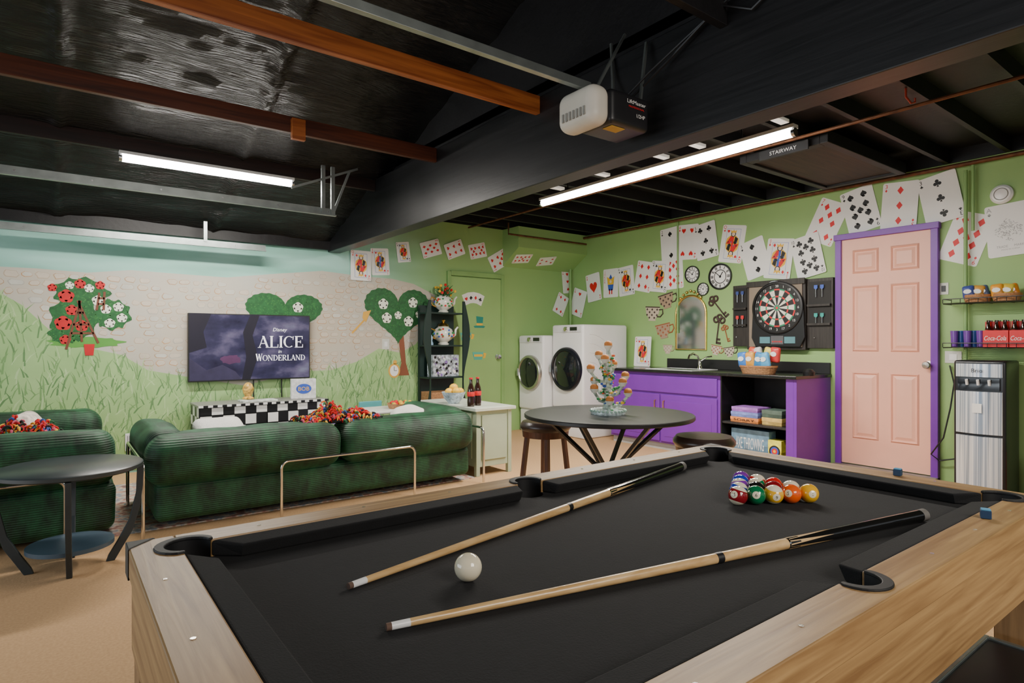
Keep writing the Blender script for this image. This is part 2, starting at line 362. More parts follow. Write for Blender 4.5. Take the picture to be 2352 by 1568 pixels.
def heart_tree(cx,cy,w,h,tx,tb,roses):
    x,z=MP(cx,cy); s=(on_y(cx,cy,YM)-O).dot(fw)/F
    W=w*s*1.15; Hh=h*s
    g=MB(MF)
    x2,z2=MP(tx,tb)
    if tb>cy: g.mi(0).flat([(x-.02,z-.1),(x+.06,z-.1),(x2+.04,z2+.15),(x2+.085,z2),(x2-.06,z2),(x2-.02,z2+.15)],.0045)
    sh=heart(x,z,W,Hh,180,.014,36); g.mi(1).flat(sh,.005); g.mi(2); leaves(g,heart(x,z,W*.88,Hh*.88),220,.0055)
    g.mi(3)
    for a,b,r in roses:
        q=MP(a,b); rose_cluster(g,q[0],q[1],r*s,.006)
    g.build('painted_heart_tree',[trunk,dgreen,lleaf,rose],wb,smooth=False)
heart_tree(914,722,142,128,925,862,[(880,698,12),(948,695,12),(888,730,12),(938,738,12),(914,724,9),(962,722,9)])
heart_tree(655,724,150,108,655,700,[(684,706,12)])
g=MB(MF)
def blob(cx,cy,rx,ry,seed,n=40,a=.12):
    R=random.Random(seed); ph=R.uniform(0,6); x,z=MP(cx,cy); s=(on_y(cx,cy,YM)-O).dot(fw)/F
    return [(x+rx*s*cos(2*PI*i/n)*(1+a*sin(7*2*PI*i/n+ph)),z+ry*s*sin(2*PI*i/n)*(1+a*sin(9*2*PI*i/n+ph))) for i in range(n)]
g.mi(4).flat(blob(200,786,70,12,1),.0045)
for k,(cx,cy,rx,ry) in enumerate([(172,730,46,50),(188,672,52,34),(258,722,36,34),(150,765,30,24)]):
    sh=blob(cx,cy,rx,ry,k+3); g.mi(0).flat(sh,.005+k*.0002); g.mi(1); leaves(g,sh,90,.0058)
for i,(cx,cy,r,m) in enumerate([(152,680,14,2),(165,712,11,2),(145,742,15,2),(184,652,10,2),(205,662,9,3),(225,690,11,3),(243,710,10,3),(272,705,10,3),(280,730,10,3),(252,742,10,3),(120,660,8,2),(188,748,12,2),(160,655,8,3),(230,655,9,2),(150,780,10,2)]):
    q=MP(cx,cy); g.mi(m); rose_cluster(g,q[0],q[1],r*.0041,.0062+i*.00005)
def bar(g,a,b,w,z):
    p=Vector(MP(*a));q=Vector(MP(*b));d=(q-p).normalized();n=Vector((-d.y,d.x))*w/2
    g.flat([tuple(p+n),tuple(p-n),tuple(q-n),tuple(q+n)],z)
g.mi(5)
for a,b in [((185,690),(152,802)),((178,690),(226,788)),((168,745),(205,745)),((163,765),(215,765)),((178,718),(192,718)),((182,690),(188,785)),((228,672),(222,712)),((240,670),(238,712)),((226,685),(240,685)),((225,698),(239,698))]: bar(g,a,b,.018,.0075)
q=MP(205,803); g.mi(2).flat([(q[0]-.04,q[1]+.05),(q[0]+.04,q[1]+.05),(q[0]+.03,q[1]-.05),(q[0]-.03,q[1]-.05)],.0075)
g.build('painted_rose_bushes',[dgreen,lleaf,mat('red_rose_paint',(.55,.012,.015),.6),rose,mat('bright_green_paint',(.1,.32,.05),.6),brown],wb,smooth=False)
g=MB(MF); bar(g,(808,765),(838,733),.02,.005); g.flat([MP(832,730),MP(840,740),MP(852,712),MP(834,716)],.0055)
q=MP(905,851); g.disc(q[0],q[1],.075,.0065,24,.085); g.disc(q[0]+.01,q[1]+.1,.025,.0065,12)
g.mi(1).disc(q[0],q[1],.055,.007,24,.065)
g.mi(2); [g.rect(q[0]-.003,q[0]+.003,q[1],q[1]+.05,.0072), g.rect(q[0],q[0]+.035,q[1]-.003,q[1]+.003,.0073)]
g.build('painted_horn_and_watch',[mat('gold_paint',(.7,.38,.05),.6),paper,blkp],wb,smooth=False)
g=MB(); x0,x1=4.78,6.0
g.add([(x0,YM,2.2),(x1,YM,2.2),(x0,YM-.35,2.42),(x1,YM-.35,2.42),(x0,YM-.35,2.69),(x1,YM-.35,2.69),(x0,YM,2.69),(x1,YM,2.69)],[(0,2,3,1),(2,4,5,3),(0,6,4,2),(1,3,5,7),(4,6,7,5),(0,1,7,6)])
g.build('trim_1',lime,kind='structure',smooth=False,label='green sloped soffit box in the far corner',cat='soffit')
d2=thing('door_2','flush green painted door beside the dark curvy shelf','door',(4.35,YM,0),kind='structure')
p0=on_y(1033,640,YM);p1=on_y(1148,640,YM)
MB().box(p0.x,p1.x,YM-.025,YM,.01,2.02).build('door_leaf',lime,d2,smooth=False,bev=.004)
lg2=mat('lime_trim',(.24,.42,.14),.5)
for a in ((p0.x-.05,p0.x,0,2.08),(p1.x,p1.x+.05,0,2.08),(p0.x,p1.x,2.03,2.09)): MB().box(a[0],a[1],YM-.04,YM,a[2],a[3]).build('door_casing',lg2,d2,smooth=False,bev=.004)
MB().lathe([(.0,0),(.03,0),(.03,.01),(.012,.015),(.012,.04),(.028,.05),(.028,.07),(0,.075)],M=frame((p1.x-.07,YM-.025,1.0),(1,0,0),(0,0,1))).build('door_knob',steel,d2)
def sp_stem(h,k):
    i=min(range(len(h)),key=lambda j:abs(h[j][0])+ (10 if h[j][1]>0 else 0))
    a=[(.03*k,-.15*k),(.16*k,-.5*k),(-.16*k,-.5*k),(-.03*k,-.15*k)]
    sgn=h[(i+1)%len(h)][0]
    if sgn>0: a=a[::-1]
    return h[:i]+a+h[i+1:]
def suit_poly(s,k):
    if s=='diamonds': return [(0,-.55*k),(.4*k,0),(0,.55*k),(-.4*k,0)]
    if s=='hearts': return heart(0,0,.9*k,.95*k,20)
    if s=='spades':
        h=[(x,-y) for x,y in heart(0,-.08*k,.9*k,.8*k,20)]
        return sp_stem(h,k)
    P=[]
    for cx,cy,a0 in ((.25,-.08,-110),(0,.28,-30),(-.25,-.08,50)):
        for i in range(9): a=math.radians(a0+i*30); P.append(((cx+.23*cos(a))*k,(cy+.23*sin(a))*k))
    return P+[(-.03*k,-.2*k),(-.15*k,-.5*k),(.15*k,-.5*k),(.03*k,-.2*k)]
def sticker(px,py,kind,label):
    M=MWl(px,py,.026); g=MB(M)
    if kind=='fan':
        for i in range(4):
            T=Tm((i-1.5)*.07,-abs(i-1.5)*.02)@Rz(22-15*i); g.mi(0).plate([(-.045,-.07),(.045,-.07),(.045,.07),(-.045,.07)],.0+i*.001,.001+i*.001,T)
            g.mi(1+i%2).flat(suit_poly(['hearts','spades','diamonds','clubs'][i],.05),.0013+i*.001,T)
    elif kind=='hat': g.mi(3).plate([(-.07,-.06),(.07,-.06),(.09,-.04),(.05,-.03),(.06,.08),(-.05,.09),(-.04,-.03),(-.09,-.04)],0,.002); g.mi(4).rect(-.045,.05,-.03,0,.0023)
    else: g.mi(3).plate([(-.06,-.05),(.06,-.05),(.09,.05),(-.09,.05)],0,.002); g.mi(4).plate([(.08,.04),(.13,.03),(.11,-.03),(.07,-.03),(.09,.0)],0,.0021); g.mi(4).rect(-.06,.07,-.01,.02,.0023)
    return g.build('wall_sticker',[paper,redp,blkp,mat('teal_ink',(.02,.25,.2),.5) if kind=='hat' else mat('aqua_ink',(.1,.45,.35),.5),yelp],smooth=False,label=label,cat='sticker',group='stickers on the green door')
sticker(1087,682,'fan','fan of four small card stickers near the top of green door')
sticker(1101,742,'hat','teal top hat sticker on the green door')
sticker(1070,773,'cup','teacup sticker below the top hat on the green door')
sticker(1098,817,'cup','lowest teacup sticker on the green door')
# ---------- ceiling
cel=thing('ceiling','black painted open ceiling with foil lined roof slope','ceiling',(0,0,2.6),kind='structure')
foil=ramp_noise('black_foil',[(.3,(.003,.003,.0035)),(.75,(.010,.010,.011))],5,(1.6,17,6),.27,7,.9,bd=.028)
blkceil=mat('black_ceiling_paint',(.0035,.003,.004),.5,var=.35,vs=8,bump=.2,bs=25)
def rz_(y): return 2.27+.36*(YM-y) if y>1.8 else 2.27+.36*(YM-1.8)-.36*(1.8-y)
g=MB(); nx,ny=190,230; vs=[];fs=[]
for j in range(ny+1):
    y=YM-(YM+3)*j/ny
    for i in range(nx+1):
        x=-4+6.5*i/nx; w=noise.noise(Vector((x*1.0,y*4,0)))*.025+noise.noise(Vector((x*3.5,y*16,3)))*.016+noise.noise(Vector((x*9,y*30,8)))*.005
        for sx_ in (.02,-1.2,1.24): w-=.03*math.exp(-((x-sx_+.02*noise.noise(Vector((y*7,sx_,0))))/.045)**2)*(1+.8*noise.noise(Vector((x*20,y*24,1))))
        vs.append((x,y,rz_(y)+w))
for j in range(ny):
    for i in range(nx): q=j*(nx+1)+i; fs.append((q,q+1,q+nx+2,q+nx+1))
g.add(vs,fs).build('roof_foil',foil,cel,ang=80)
MB().box(2.5,6.1,-3,YM+.1,2.80,2.86).build('ceiling_boards',blkceil,cel,smooth=False)
MB().box(5.985,6.1,-3,YM,2.691,2.80).build('wall_plate',blkceil,cel,smooth=False); MB().box(2.54,5.985,YM-.015,YM+.1,2.691,2.80).build('wall_plate',blkceil,cel,smooth=False)
MB().add([(2.5,-3,2.6),(2.5,YM,2.6),(2.5,YM,2.9),(2.5,1.8,4.1)],[(0,1,2,3)]).build('gable_panel',blkceil,cel,smooth=False)
MB().box(2.40,2.54,-3,YM,2.18,2.72).build('main_beam',wood('black_beam',(.0025,.0025,.003),(.010,.010,.0115),'y',.4,.6),cel,smooth=False,bev=.006)
y=-.6
while y<6.4:
    MB().box(2.54,5.985,y-.018,y+.018,2.69,2.80).build('joist',blkceil,cel,smooth=False); y+=.41
lit_strip=mat('painted_tube_light',(.8,.79,.77),.5)
for yy in (2.15,2.8,3.14,3.79,4.39): MB().box(3.5,3.93,yy-.03,yy+.03,2.665,2.69).build('lit_joist_strip',lit_strip,cel,smooth=False,bev=.003)  # added pale strips stand for joist undersides lit by the tube
redwood=wood('orange_stained_wood',(.2,.045,.010),(.48,.15,.035),'x',.4,.6); redwood2=wood('dark_red_wood',(.04,.009,.004),(.12,.03,.011),'x',.45,.6); redwood3=wood('blackish_red_wood',(.005,.0025,.002),(.022,.007,.005),'x',.5,.6)  # tie beam woods run from orange to near black going back
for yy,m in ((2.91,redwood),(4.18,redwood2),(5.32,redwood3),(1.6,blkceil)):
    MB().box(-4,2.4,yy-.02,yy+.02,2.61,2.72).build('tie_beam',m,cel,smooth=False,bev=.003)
MB().box(1.27,1.36,4.12,4.16,2.56,2.70).build('timber_block',redwood,cel,smooth=False,bev=.003)
MB().box(-4,2.4,YM-.06,YM,2.2,2.32).build('eave_plate',blkceil,cel,smooth=False)
# pipes
MB().cyl((5.94,-3,2.65),(5.94,YM,2.65),.018).build('ceiling_pipe',coppr,label='rusty brown pipe running along the top of the green wall',cat='pipe',group='rusty pipes')
MB().tube([(4.2,-2,2.64),(4.2,2.2,2.64),(4.17,4,2.64),(4.15,6.4,2.63)],.012).build('ceiling_pipe',coppr,label='thin rusty pipe crossing under the ceiling joists past long light',cat='pipe',group='rusty pipes')
lgp=mat('lime_pipe',(.22,.39,.13),.45)
MB().cyl((5.95,6.48,1.2),(5.95,6.48,2.66),.02).build('wall_pipe',lgp,label='green painted vertical pipe in the corner above the dryer',cat='pipe')
p=on_x(2218,450,5.95); g=MB(); g.cyl((5.95,p.y,1.05),(5.95,p.y,2.6),.014)
g.build('wall_pipe',lgp,label='green painted conduit right of the pink door, nearer the door',cat='pipe')
MB().cyl((5.95,p.y-.05,2.1),(5.95,p.y-.05,2.66),.012).build('wall_pipe',lgp,label='short green conduit beside the card right of pink door',cat='pipe')
p=on_x(1556,600,5.97); MB().cyl((5.975,p.y,1.3),(5.975,p.y,2.64),.01).build('wall_pipe',lgp,label='thin green conduit above the arched gold mirror',cat='pipe')
MB().tube([(4.55,6.1,2.69),(4.55,6.1,2.55),(5.9,6.1,2.55)],.012).build('ceiling_pipe',coppr,label='short brown pipe under the ceiling near far corner',cat='pipe',group='rusty pipes')
ht=thing('attic_hatch','dark brown board attic hatch recessed between black joists','hatch',(5.1,2.45,2.64))
dkbr=wood('dark_brown_board',(.014,.009,.006),(.045,.025,.014),'x',.6)
MB().box(4.5,5.74,2.16,2.74,2.65,2.67).build('hatch_panel',dkbr,ht,smooth=False)
for a in ((4.42,5.8,2.1,2.16),(4.42,5.8,2.74,2.8),(4.42,4.5,2.16,2.74),(5.74,5.8,2.16,2.74)): MB().box(*a,2.63,2.72).build('hatch_frame',blkceil,ht,smooth=False,bev=.004)
p=on_x(1800,346,4.38); sg=MB(frame(p,(0,-1,0),(0,0,1)))
sg.plate([(-.19,-.035),(.19,-.035),(.19,.035),(-.19,.035)],0,.012)
sgo=sg.build('stairway_sign',[mat('sign_black',(.02,.02,.022),.5)],smooth=False,label='small dark sign hanging by the ceiling hatch in white capitals',cat='sign')
MB(frame(p,(0,-1,0),(0,0,1))).text('STAIRWAY',.028,0,0,.0135,width=.21).build('lettering',mat('sign_white',(.9,.9,.88),.5),sgo,smooth=False)
# ---------- lights fixtures
glow=mat('tube_glow',(1,.96,.9),.5,emit=34,var=0)
def fixture(p0,p1,label):
    p0=Vector(p0);p1=Vector(p1);t=thing('tube_light',label,'light',tuple((p0+p1)/2),group='tube lights'); d=(p1-p0).normalized(); s=Vector((-d.y,d.x,0))*.03
    up=Vector((0,0,.022)); V=[p0-s,p0+s,p1+s,p1-s]; V=[v+Vector((0,0,.026)) for v in V]
    MB().add(V+[v+up for v in V],[(0,1,2,3),(4,7,6,5),(0,4,5,1),(1,5,6,2),(2,6,7,3),(3,7,4,0)]).build('housing',mat('fixture_white',(.7,.7,.7),.4),t,smooth=False)
    MB().cyl(p0+d*.02,p1-d*.02,.028,n=14).build('tube',glow,t)
    for q in (p0,p1): 
        k=d if q==p0 else -d
        MB().cyl(q,q+k*.02,.028,n=12).build('end_cap',steel,t)
    for s_ in (.15,.85):
        c=p0+(p1-p0)*s_; MB().cyl(c+Vector((0,0,.04)),c+Vector((0,0,.17 if p0.x>3 else .05)),.006,n=6).build('hanger',blk,t)
fixture((3.67,4.40,2.5),(3.67,1.94,2.5),'long bright tube light under the joists above round table')
fixture((.38,5.32,2.56),(1.65,5.32,2.56),'short bright tube light on the left ceiling over sofas')
# ---------- garage hardware
def track(y,z,x0,x1,label):
    t=thing('door_track',label,'track',(x1,y,z),group='steel tracks under the black roof')
    g=MB(); g.box(x0,x1,y-.003,y+.0,z-.026,z+.026); g.box(x0,x1,y,y+.03,z+.024,z+.027); g.box(x0,x1,y,y+.03,z-.027,z-.024); g.box(x0,x1,y-.03,y,z-.036,z-.026)
    g.build('rail',galv,t,smooth=False)
    x=x0+2.0
    while x<x1: MB().cyl((x,y-.006,z),(x,y-.001,z),.006,n=8).build('bolt',steel,t); x+=.4
    return t
t=track(4.9,2.27,-3,1.86,'galvanised door track running left below the short tube light')
for x in (1.74,1.82): MB().box(x,x+.03,4.88,4.9,2.24,2.64).build('hanger_strap',galv,t,smooth=False)
MB().tube([(1.5,4.89,2.42),(2.05,4.89,2.66)],.012,4).build('hanger_brace',galv,t); MB().tube([(1.84,4.89,2.26),(1.98,4.89,2.63)],.012,4).build('hanger_brace',galv,t)
t=track(6.3,2.13,-3,1.68,'galvanised track high against the painted sky'); MB().box(1.12,1.15,6.29,6.32,2.14,2.33).build('hanger_strap',galv,t,smooth=False)
# opener
op=thing('garage_door_opener','white and black garage door opener hung beside the main beam','opener',(2.16,2.1,2.2))
MB().box(-3,2.05,2.085,2.115,2.40,2.44).build('rail',galv,op,smooth=False,bev=.002)
MB().rbox((2.20,2.08,2.305),(.27,.22,.165),.025).build('motor_housing',mat('opener_black',(.012,.012,.014),.4),op)
MB().rbox((2.02,2.11,2.305),(.13,.26,.19),.055).build('light_lens',mat('milky_plastic',(.6,.57,.5),.45),op)
for i in range(7): MB().box(1.950,1.956,2.03+i*.024,2.040+i*.024,2.25,2.29).build('vent_slot',mat('vent_grey',(.25,.25,.23),.6),op,smooth=False)
g=MB(frame((2.235,1.968,2.325),(1,0,0),(0,0,1))); g.mi(0).text('LiftMaster',.018,0,.02,.003,width=.13); g.text('1/2HP',.018,.03,-.04,.003); g.mi(1).text('PROFESSIONAL',.009,.0,-.004,.003,width=.11)
g.build('lettering',[paper,redp],op,smooth=False)
MB().box(2.1,2.19,2.0,2.06,2.219,2.2215).build('warning_label',mat('dull_yellow',(.5,.3,.03),.6),op,smooth=False)
for P in ([(2.3,2.18,2.38),(2.37,2.25,2.6),(2.39,2.28,2.8)],[(2.3,2.0,2.38),(2.37,2.02,2.7)],[(2.08,2.1,2.4),(2.3,2.1,2.75)]): MB().tube(P,.009,4).build('hanger_bracket',galv,op)
MB().tube([(2.25,2.1,2.38),(2.3,1.95,2.5),(2.37,1.8,2.62),(2.38,1.5,2.74)],.006,6).build('power_cord',blk,op)
# ---------- POOL TABLE
X0,X1,Y0,Y1,ZT=.114,2.045,.40,1.42,.80
pt=thing('pool_table','oak rail pool table with black cloth filling the foreground','pool table',(1.08,.91,0))
wx,wy=.083,.075; CB=.765
xi0,xi1,yi0,yi1=X0+wx,X1-wx,Y0+wy,Y1-wy; xm=(X0+X1)/2
pk=[(xi0+.012,yi0+.012,.046),(xi0+.012,yi1-.012,.046),(xi1-.012,yi0+.012,.046),(xi1-.012,yi1-.012,.046),(xm,yi0-.008,.043),(xm,yi1+.008,.043)]
def cutters():
    c=MB()
    for x,y,r in pk: c.cyl((x,y,.66),(x,y,.9),r,n=32)
    return c
bed=MB().box(xi0,xi1,yi0,yi1,.73,CB).build('playing_cloth',felt,pt,smooth=False)
cut(bed,cutters())
for nm,a,m in (('rail',(xi0,xi1,Y0,yi0),oakx),('rail',(xi0,xi1,yi1,Y1),oakx),('rail',(X0,xi0,Y0,Y1),oaky),('rail',(xi1,X1,Y0,Y1),oaky)):
    r=MB().box(*a,.745,ZT).build(nm,m,pt,smooth=False); cut(r,cutters())
    b=r.modifiers.new('b','BEVEL'); b.width=.003; b.segments=2; b.limit_method='ANGLE'
for a,m in (((X0+.012,X1-.012,Y0+.006,Y0+.03),oakx),((X0+.012,X1-.012,Y1-.03,Y1-.006),oakx),((X0+.006,X0+.03,Y0+.03,Y1-.03),oaky),((X1-.03,X1-.006,Y0+.03,Y1-.03),oaky)):
    MB().box(*a,.60,.745).build('apron',m,pt,smooth=False,bev=.002)
for x in (X0+.012,X1-.102):
    for y in (Y0+.012,Y1-.102):
        MB().box(x,x+.09,y,y+.09,.0,.744).build('leg',oakz,pt,smooth=False,bev=.003)
def cushion(a,b,inw,ta,tb):
    a=Vector(a);b=Vector(b);d=(b-a).normalized();w=.052;i=Vector(inw)
    pts=[a,b,b-d*tb+i*w,a+d*ta+i*w]
    V=[(p.x,p.y,CB) for p in pts]+[(pts[0].x,pts[0].y,ZT-.001),(pts[1].x,pts[1].y,ZT-.001),(pts[2].x,pts[2].y,ZT-.006),(pts[3].x,pts[3].y,ZT-.006)]
    for k in (2,3): V[k]=(V[k][0]-i.x*.014,V[k][1]-i.y*.014,CB)
    MB().add(V,[(0,1,5,4),(1,2,6,5),(2,3,7,6),(3,0,4,7),(4,5,6,7),(3,2,1,0)]).build('cushion',felt,pt,smooth=False,bev=.005,seg=3)
cg=.055
cushion((xi0+cg,yi1),(xm-.045,yi1),(0,-1),.05,.018); cushion((xm+.045,yi1),(xi1-cg,yi1),(0,-1),.018,.05)
cushion((xi0+cg,yi0),(xm-.045,yi0),(0,1),.05,.018); cushion((xm+.045,yi0),(xi1-cg,yi0),(0,1),.018,.05)
cushion((xi0,yi0+cg),(xi0,yi1-cg),(1,0),.05,.05); cushion((xi1,yi0+cg),(xi1,yi1-cg),(-1,0),.05,.05)
pkm=mat('pocket_plastic',(.005,.005,.006),.6)
for i,(x,y,r) in enumerate(pk):
    side=i>=4
    sx=0 if side else (-1 if x<xm else 1); sy=-1 if y<.9 else 1
    ca=math.atan2(sy,sx); sp=math.radians(95 if side else 120)
    o=MB().lathe([(r,CB-ZT-.001),(r-.002,CB-ZT-.003),(r-.004,-.1),(0,-.1)],(x,y,ZT+.001),28).build('pocket',pkm,pt)
    n=20; g=MB(); vs=[]
    for k in range(n+1):
        a=ca-sp+2*sp*k/n
        vs+=[(x+(r-.002)*cos(a),y+(r-.002)*sin(a),CB-.004),(x+(r-.002)*cos(a),y+(r-.002)*sin(a),ZT+.001)]
    g.add(vs,[(2*k,2*k+2,2*k+3,2*k+1) for k in range(n)]); g.build('pocket_wall',pkm,o)
    g=MB(); inner=[];outer=[]
    for k in range(n+1):
        a=ca-sp+2*sp*k/n; wd=.010*math.sin(PI*k/n)**.4+.003
        inner.append((x+(r-.005)*cos(a),y+(r-.005)*sin(a))); outer.append((x+(r+wd)*cos(a),y+(r+wd)*sin(a)))
    g.plate(inner+outer[::-1],ZT-.002,ZT+.004); g.build('pocket_rim',pkm,o,smooth=False,bev=.0015)
for x,y in [(X0,Y1),(X0,Y0),(X1,Y0),(X1,Y1)]:
    sx=1 if x<1 else -1; sy=1 if y<1 else -1
    P=[(x-sx*.002,y-sy*.002),(x+sx*.05,y-sy*.002),(x-sx*.002,y+sy*.05)]
    if sx*sy<0: P=P[::-1]
    MB().plate(P,.74,ZT+.002).build('corner_cap',mat('corner_black',(.014,.014,.012),.6),pt,smooth=False,bev=.002)
for k in range(1,8):
    if k==4: continue
    x=X0+(X1-X0)*k/8
    for y in (Y0+.035,Y1-.035): MB().cyl((x,y,ZT),(x,y,ZT+.001),.004,n=12).build('rail_sight',chrome,pt)
for k in (1,2,3):
    y=Y0+(Y1-Y0)*k/4
    for x in (X0+.035,X1-.035): MB().cyl((x,y,ZT),(x,y,ZT+.001),.004,n=12).build('rail_sight',chrome,pt)
g=thing('storage_bench','black topped bench with grey rim tucked under the pool table edge','bench',(1.4,.3,0))
MB().box(.95,1.89,.12,.50,.40,.445).build('bench_top',blk,g,smooth=False,bev=.004)
for a in ((.94,1.905,.50,.515),(.94,1.905,.105,.12)): MB().box(a[0],a[1],a[2],a[3],.40,.45).build('bench_rim',galv,g,smooth=False,bev=.002)
for a in ((.935,.95),(1.89,1.905)): MB().box(a[0],a[1],.12,.50,.40,.45).build('bench_rim',galv,g,smooth=False,bev=.002)
for x in (.97,1.84):
    for y in (.14,.46): MB().box(x,x+.03,y,y+.03,0,.40).build('leg',blk,g,smooth=False)
# balls
BR=.0252; cols={1:(.85,.45,.02),2:(.02,.05,.45),3:(.65,.015,.015),4:(.2,.03,.35),5:(.85,.11,.01),6:(.005,.17,.06),7:(.25,.008,.015),8:(.01,.01,.01)}
ivory=mat('ivory_ball',(.82,.74,.55),.08,coat=.6,var=.01)
def ball(num,x,y,label):
    c=cols[num if num<9 else num-8]; m=mat('ball_%d'%(num if num<9 else num-8),c,.08,coat=.6,var=.01)
    b=MB(); n=32;mm=20; R=random.Random(num*7); tocam=(Vector((0,0,H))-Vector((x,y,.79))).normalized()
    ax=Vector((R.uniform(-.4,.4),R.uniform(-.4,.4),1)).normalized(); q=Vector((0,0,1)).rotation_difference(ax).to_matrix().to_4x4()
    V=[(BR*sin(PI*j/mm)*cos(2*PI*i/n),BR*sin(PI*j/mm)*sin(2*PI*i/n),BR*cos(PI*j/mm)) for j in range(mm+1) for i in range(n)]
    for j in range(mm):
        b.mi(0 if (num<9 or 6<=j<14) else 1)
        b.add(V[j*n:(j+2)*n],[(i,n+i,n+(i+1)%n,(i+1)%n) for i in range(n)],Tm(x,y,CB+BR)@q)
    o=b.build('pool_ball',[m,ivory],label=label,cat='pool ball',group='racked pool balls',ang=80)
    d=(tocam+Vector((R.uniform(-.5,.5),R.uniform(-.5,.5),R.uniform(-.2,.35)))).normalized(); d=(d-ax*d.dot(ax)*(.8 if num>8 else .3)).normalized(); u=(Vector((0,0,1))-d*d.z).normalized(); r=u.cross(d)
    def wrap(a,bb,k): v=(d*BR+r*a+u*bb).normalized()*BR*k; return Vector((x,y,CB+BR))+v
    g=MB(); rr=BR*.42
    vs=[wrap(0,0,1.004)]+[wrap(rr*s*cos(2*PI*i/16),rr*s*sin(2*PI*i/16),1.004) for s in (.5,1) for i in range(16)]
    g.mi(0).add(vs,[(0,1+i,1+(i+1)%16) for i in range(16)]+[(1+i,17+i,17+(i+1)%16,1+(i+1)%16) for i in range(16)])
    tv,tf,w,h=text2d(str(num)); s=BR*.5
    g.mi(1).add([wrap(a*s,b2*s,1.012) for a,b2 in tv],tf); g.build('number_spot',[ivory,blkp],o)
names={1:'solid yellow',2:'solid blue',3:'solid red',4:'solid purple',5:'solid orange',6:'solid green',7:'solid maroon',8:'solid black',9:'yellow striped',10:'blue striped',11:'red striped',12:'purple striped',13:'orange striped',14:'green striped',15:'maroon striped'}
rows=[[15],[6,10],[9,8,12],[5,7,14,2],[1,13,3,11,4]]
dd=BR*2.01
for k,row in enumerate(rows):
    for j,nm in enumerate(row):
        ball(nm,1.452+k*dd*.866,.925+(j-k/2)*dd,'%s pool ball numbered %d in the racked triangle'%(names[nm],nm))
MB().sph((.6,.927,CB+BR),BR,32).build('cue_ball',ivory,label='plain ivory cue ball alone on the black cloth',cat='cue ball',ang=80)
maple=wood('maple_shaft',(.5,.3,.12),(.72,.49,.24),'x',.25)
def cue(a,b,label):
    a=Vector(a);b=Vector(b); t=thing('pool_cue',label,'cue',tuple((a+b)/2),group='pool cues')
    P=lambda s:a+(b-a)*s; rad=lambda s:.0058+.0085*s
    def seg(n,s0,s1,m,e=0): MB().cyl(P(s0),P(s1),rad(s0)+e,rad(s1)+e,24).build(n,m,t)
    hs=.645
    seg('tip',0,.006,mat('leather_tip',(.12,.07,.05),.8)); seg('ferrule',.006,.028,white); seg('shaft',.028,.495,maple); seg('joint_ring',.495,.507,blk,.0006); seg('forearm',.507,hs-.002,maple)
    seg('ring_band',hs-.003,hs+.001,chrome,.0003); seg('handle',hs,.985,mat('gloss_black',(.008,.008,.008),.12,coat=.5)); seg('butt_cap',.985,1,mat('rubber_grey',(.15,.14,.13),.6),.0005)
    d=(b-a).normalized(); s=d.cross(Vector((0,0,1))).normalized(); u=s.cross(d)
    for k in range(6):
        an=k*PI/3+.4; o=s*cos(an)+u*sin(an); o2=d.cross(o); g=MB()
        g.add([P(hs)+(o*cos(.4)+o2*sin(.4))*(rad(hs)+.0006),P(hs)+(o*cos(.4)-o2*sin(.4))*(rad(hs)+.0006),P(hs+.1)+o*(rad(hs+.1)+.0007)],[(0,1,2)])
        g.build('inlay_point',maple,t,smooth=False)
cue(on_z(800,1346,CB+.006),on_z(1568,1070,CB+.0145),'pool cue lying beyond the cue ball, handle toward far rail')
cue(on_z(887,1440,CB+.006),on_z(2122,1182,CB+.016),'pool cue lying nearest the camera across the black cloth')
def chalk(px,py,label,rot):
    p=on_z(px,py,ZT); t=thing('chalk_cube',label,'chalk',(p.x,p.y,ZT+.001),rot,'chalk cubes')
    M=MWD[t.name]; MB(M).bx((0,0,.009),(.02,.02,.018)).build('wrapper',mat('blue_wrapper',(.012,.04,.1),.5),t,smooth=False,bev=.001); MB(M).bx((0,0,.0195),(.018,.018,.003)).build('chalk_face',mat('blue_chalk',(.1,.32,.52),.9),t,smooth=False,bev=.001)
chalk(2264,1190,'blue chalk cube beside the right corner pocket',20); chalk(2062,1092,'blue chalk cube on the far end rail before the door',5)
# ---------- SOFAS
GC=(.006,.050,.018)
cordZ=corduroy('green_corduroy_rib',GC,'Z'); cordX=corduroy('green_corduroy_cross',GC,'Y')
def tube_arch(p0,p1,z,r=.011,rad=.05):
    p0=Vector(p0);p1=Vector(p1);d=(p1-p0).normalized();pts=[p0]
    for k in range(7): a=PI/2*k/6; pts.append(Vector((0,0,z-rad+rad*sin(a)))+Vector((p0.x,p0.y,0))+d*rad*(1-cos(a)))
    for k in range(7): a=PI/2*(1-k/6); pts.append(Vector((0,0,z-rad+rad*sin(a)))+Vector((p1.x,p1.y,0))-d*rad*(1-cos(a)))
    pts.append(p1); return pts
s1=thing('sofa','long dark green corduroy sofa with chrome frame, seen from behind','sofa',(1.65,4.75,0))
MB().rbox((1.67,4.82,.185),(2.34,.94,.25),.05,puff=(.0,.012,0),mid=18,wob=.004).build('base',cordZ,s1)
for a,b in ((.45,1.70),(1.70,2.86)):
    MB().rbox(((a+b)/2,4.46,.445),(b-a-.004,.37,.31),.11,puff=(.0,.03,.012),mid=16,wob=.010,n=6).build('back_cushion',cordZ,s1)
for a,b in ((.66,1.69),(1.69,2.68)):
    MB().rbox(((a+b)/2,4.94,.37),(b-a-.01,.66,.14),.05,puff=(0,0,.012),mid=10,wob=.006).build('seat_cushion',cordX,s1)
for x in (.575,2.745): MB().rbox((x,4.87,.455),(.26,.88,.34),.10,puff=(.008,.008,.010),mid=12,wob=.008,n=6).build('arm',cordX,s1)
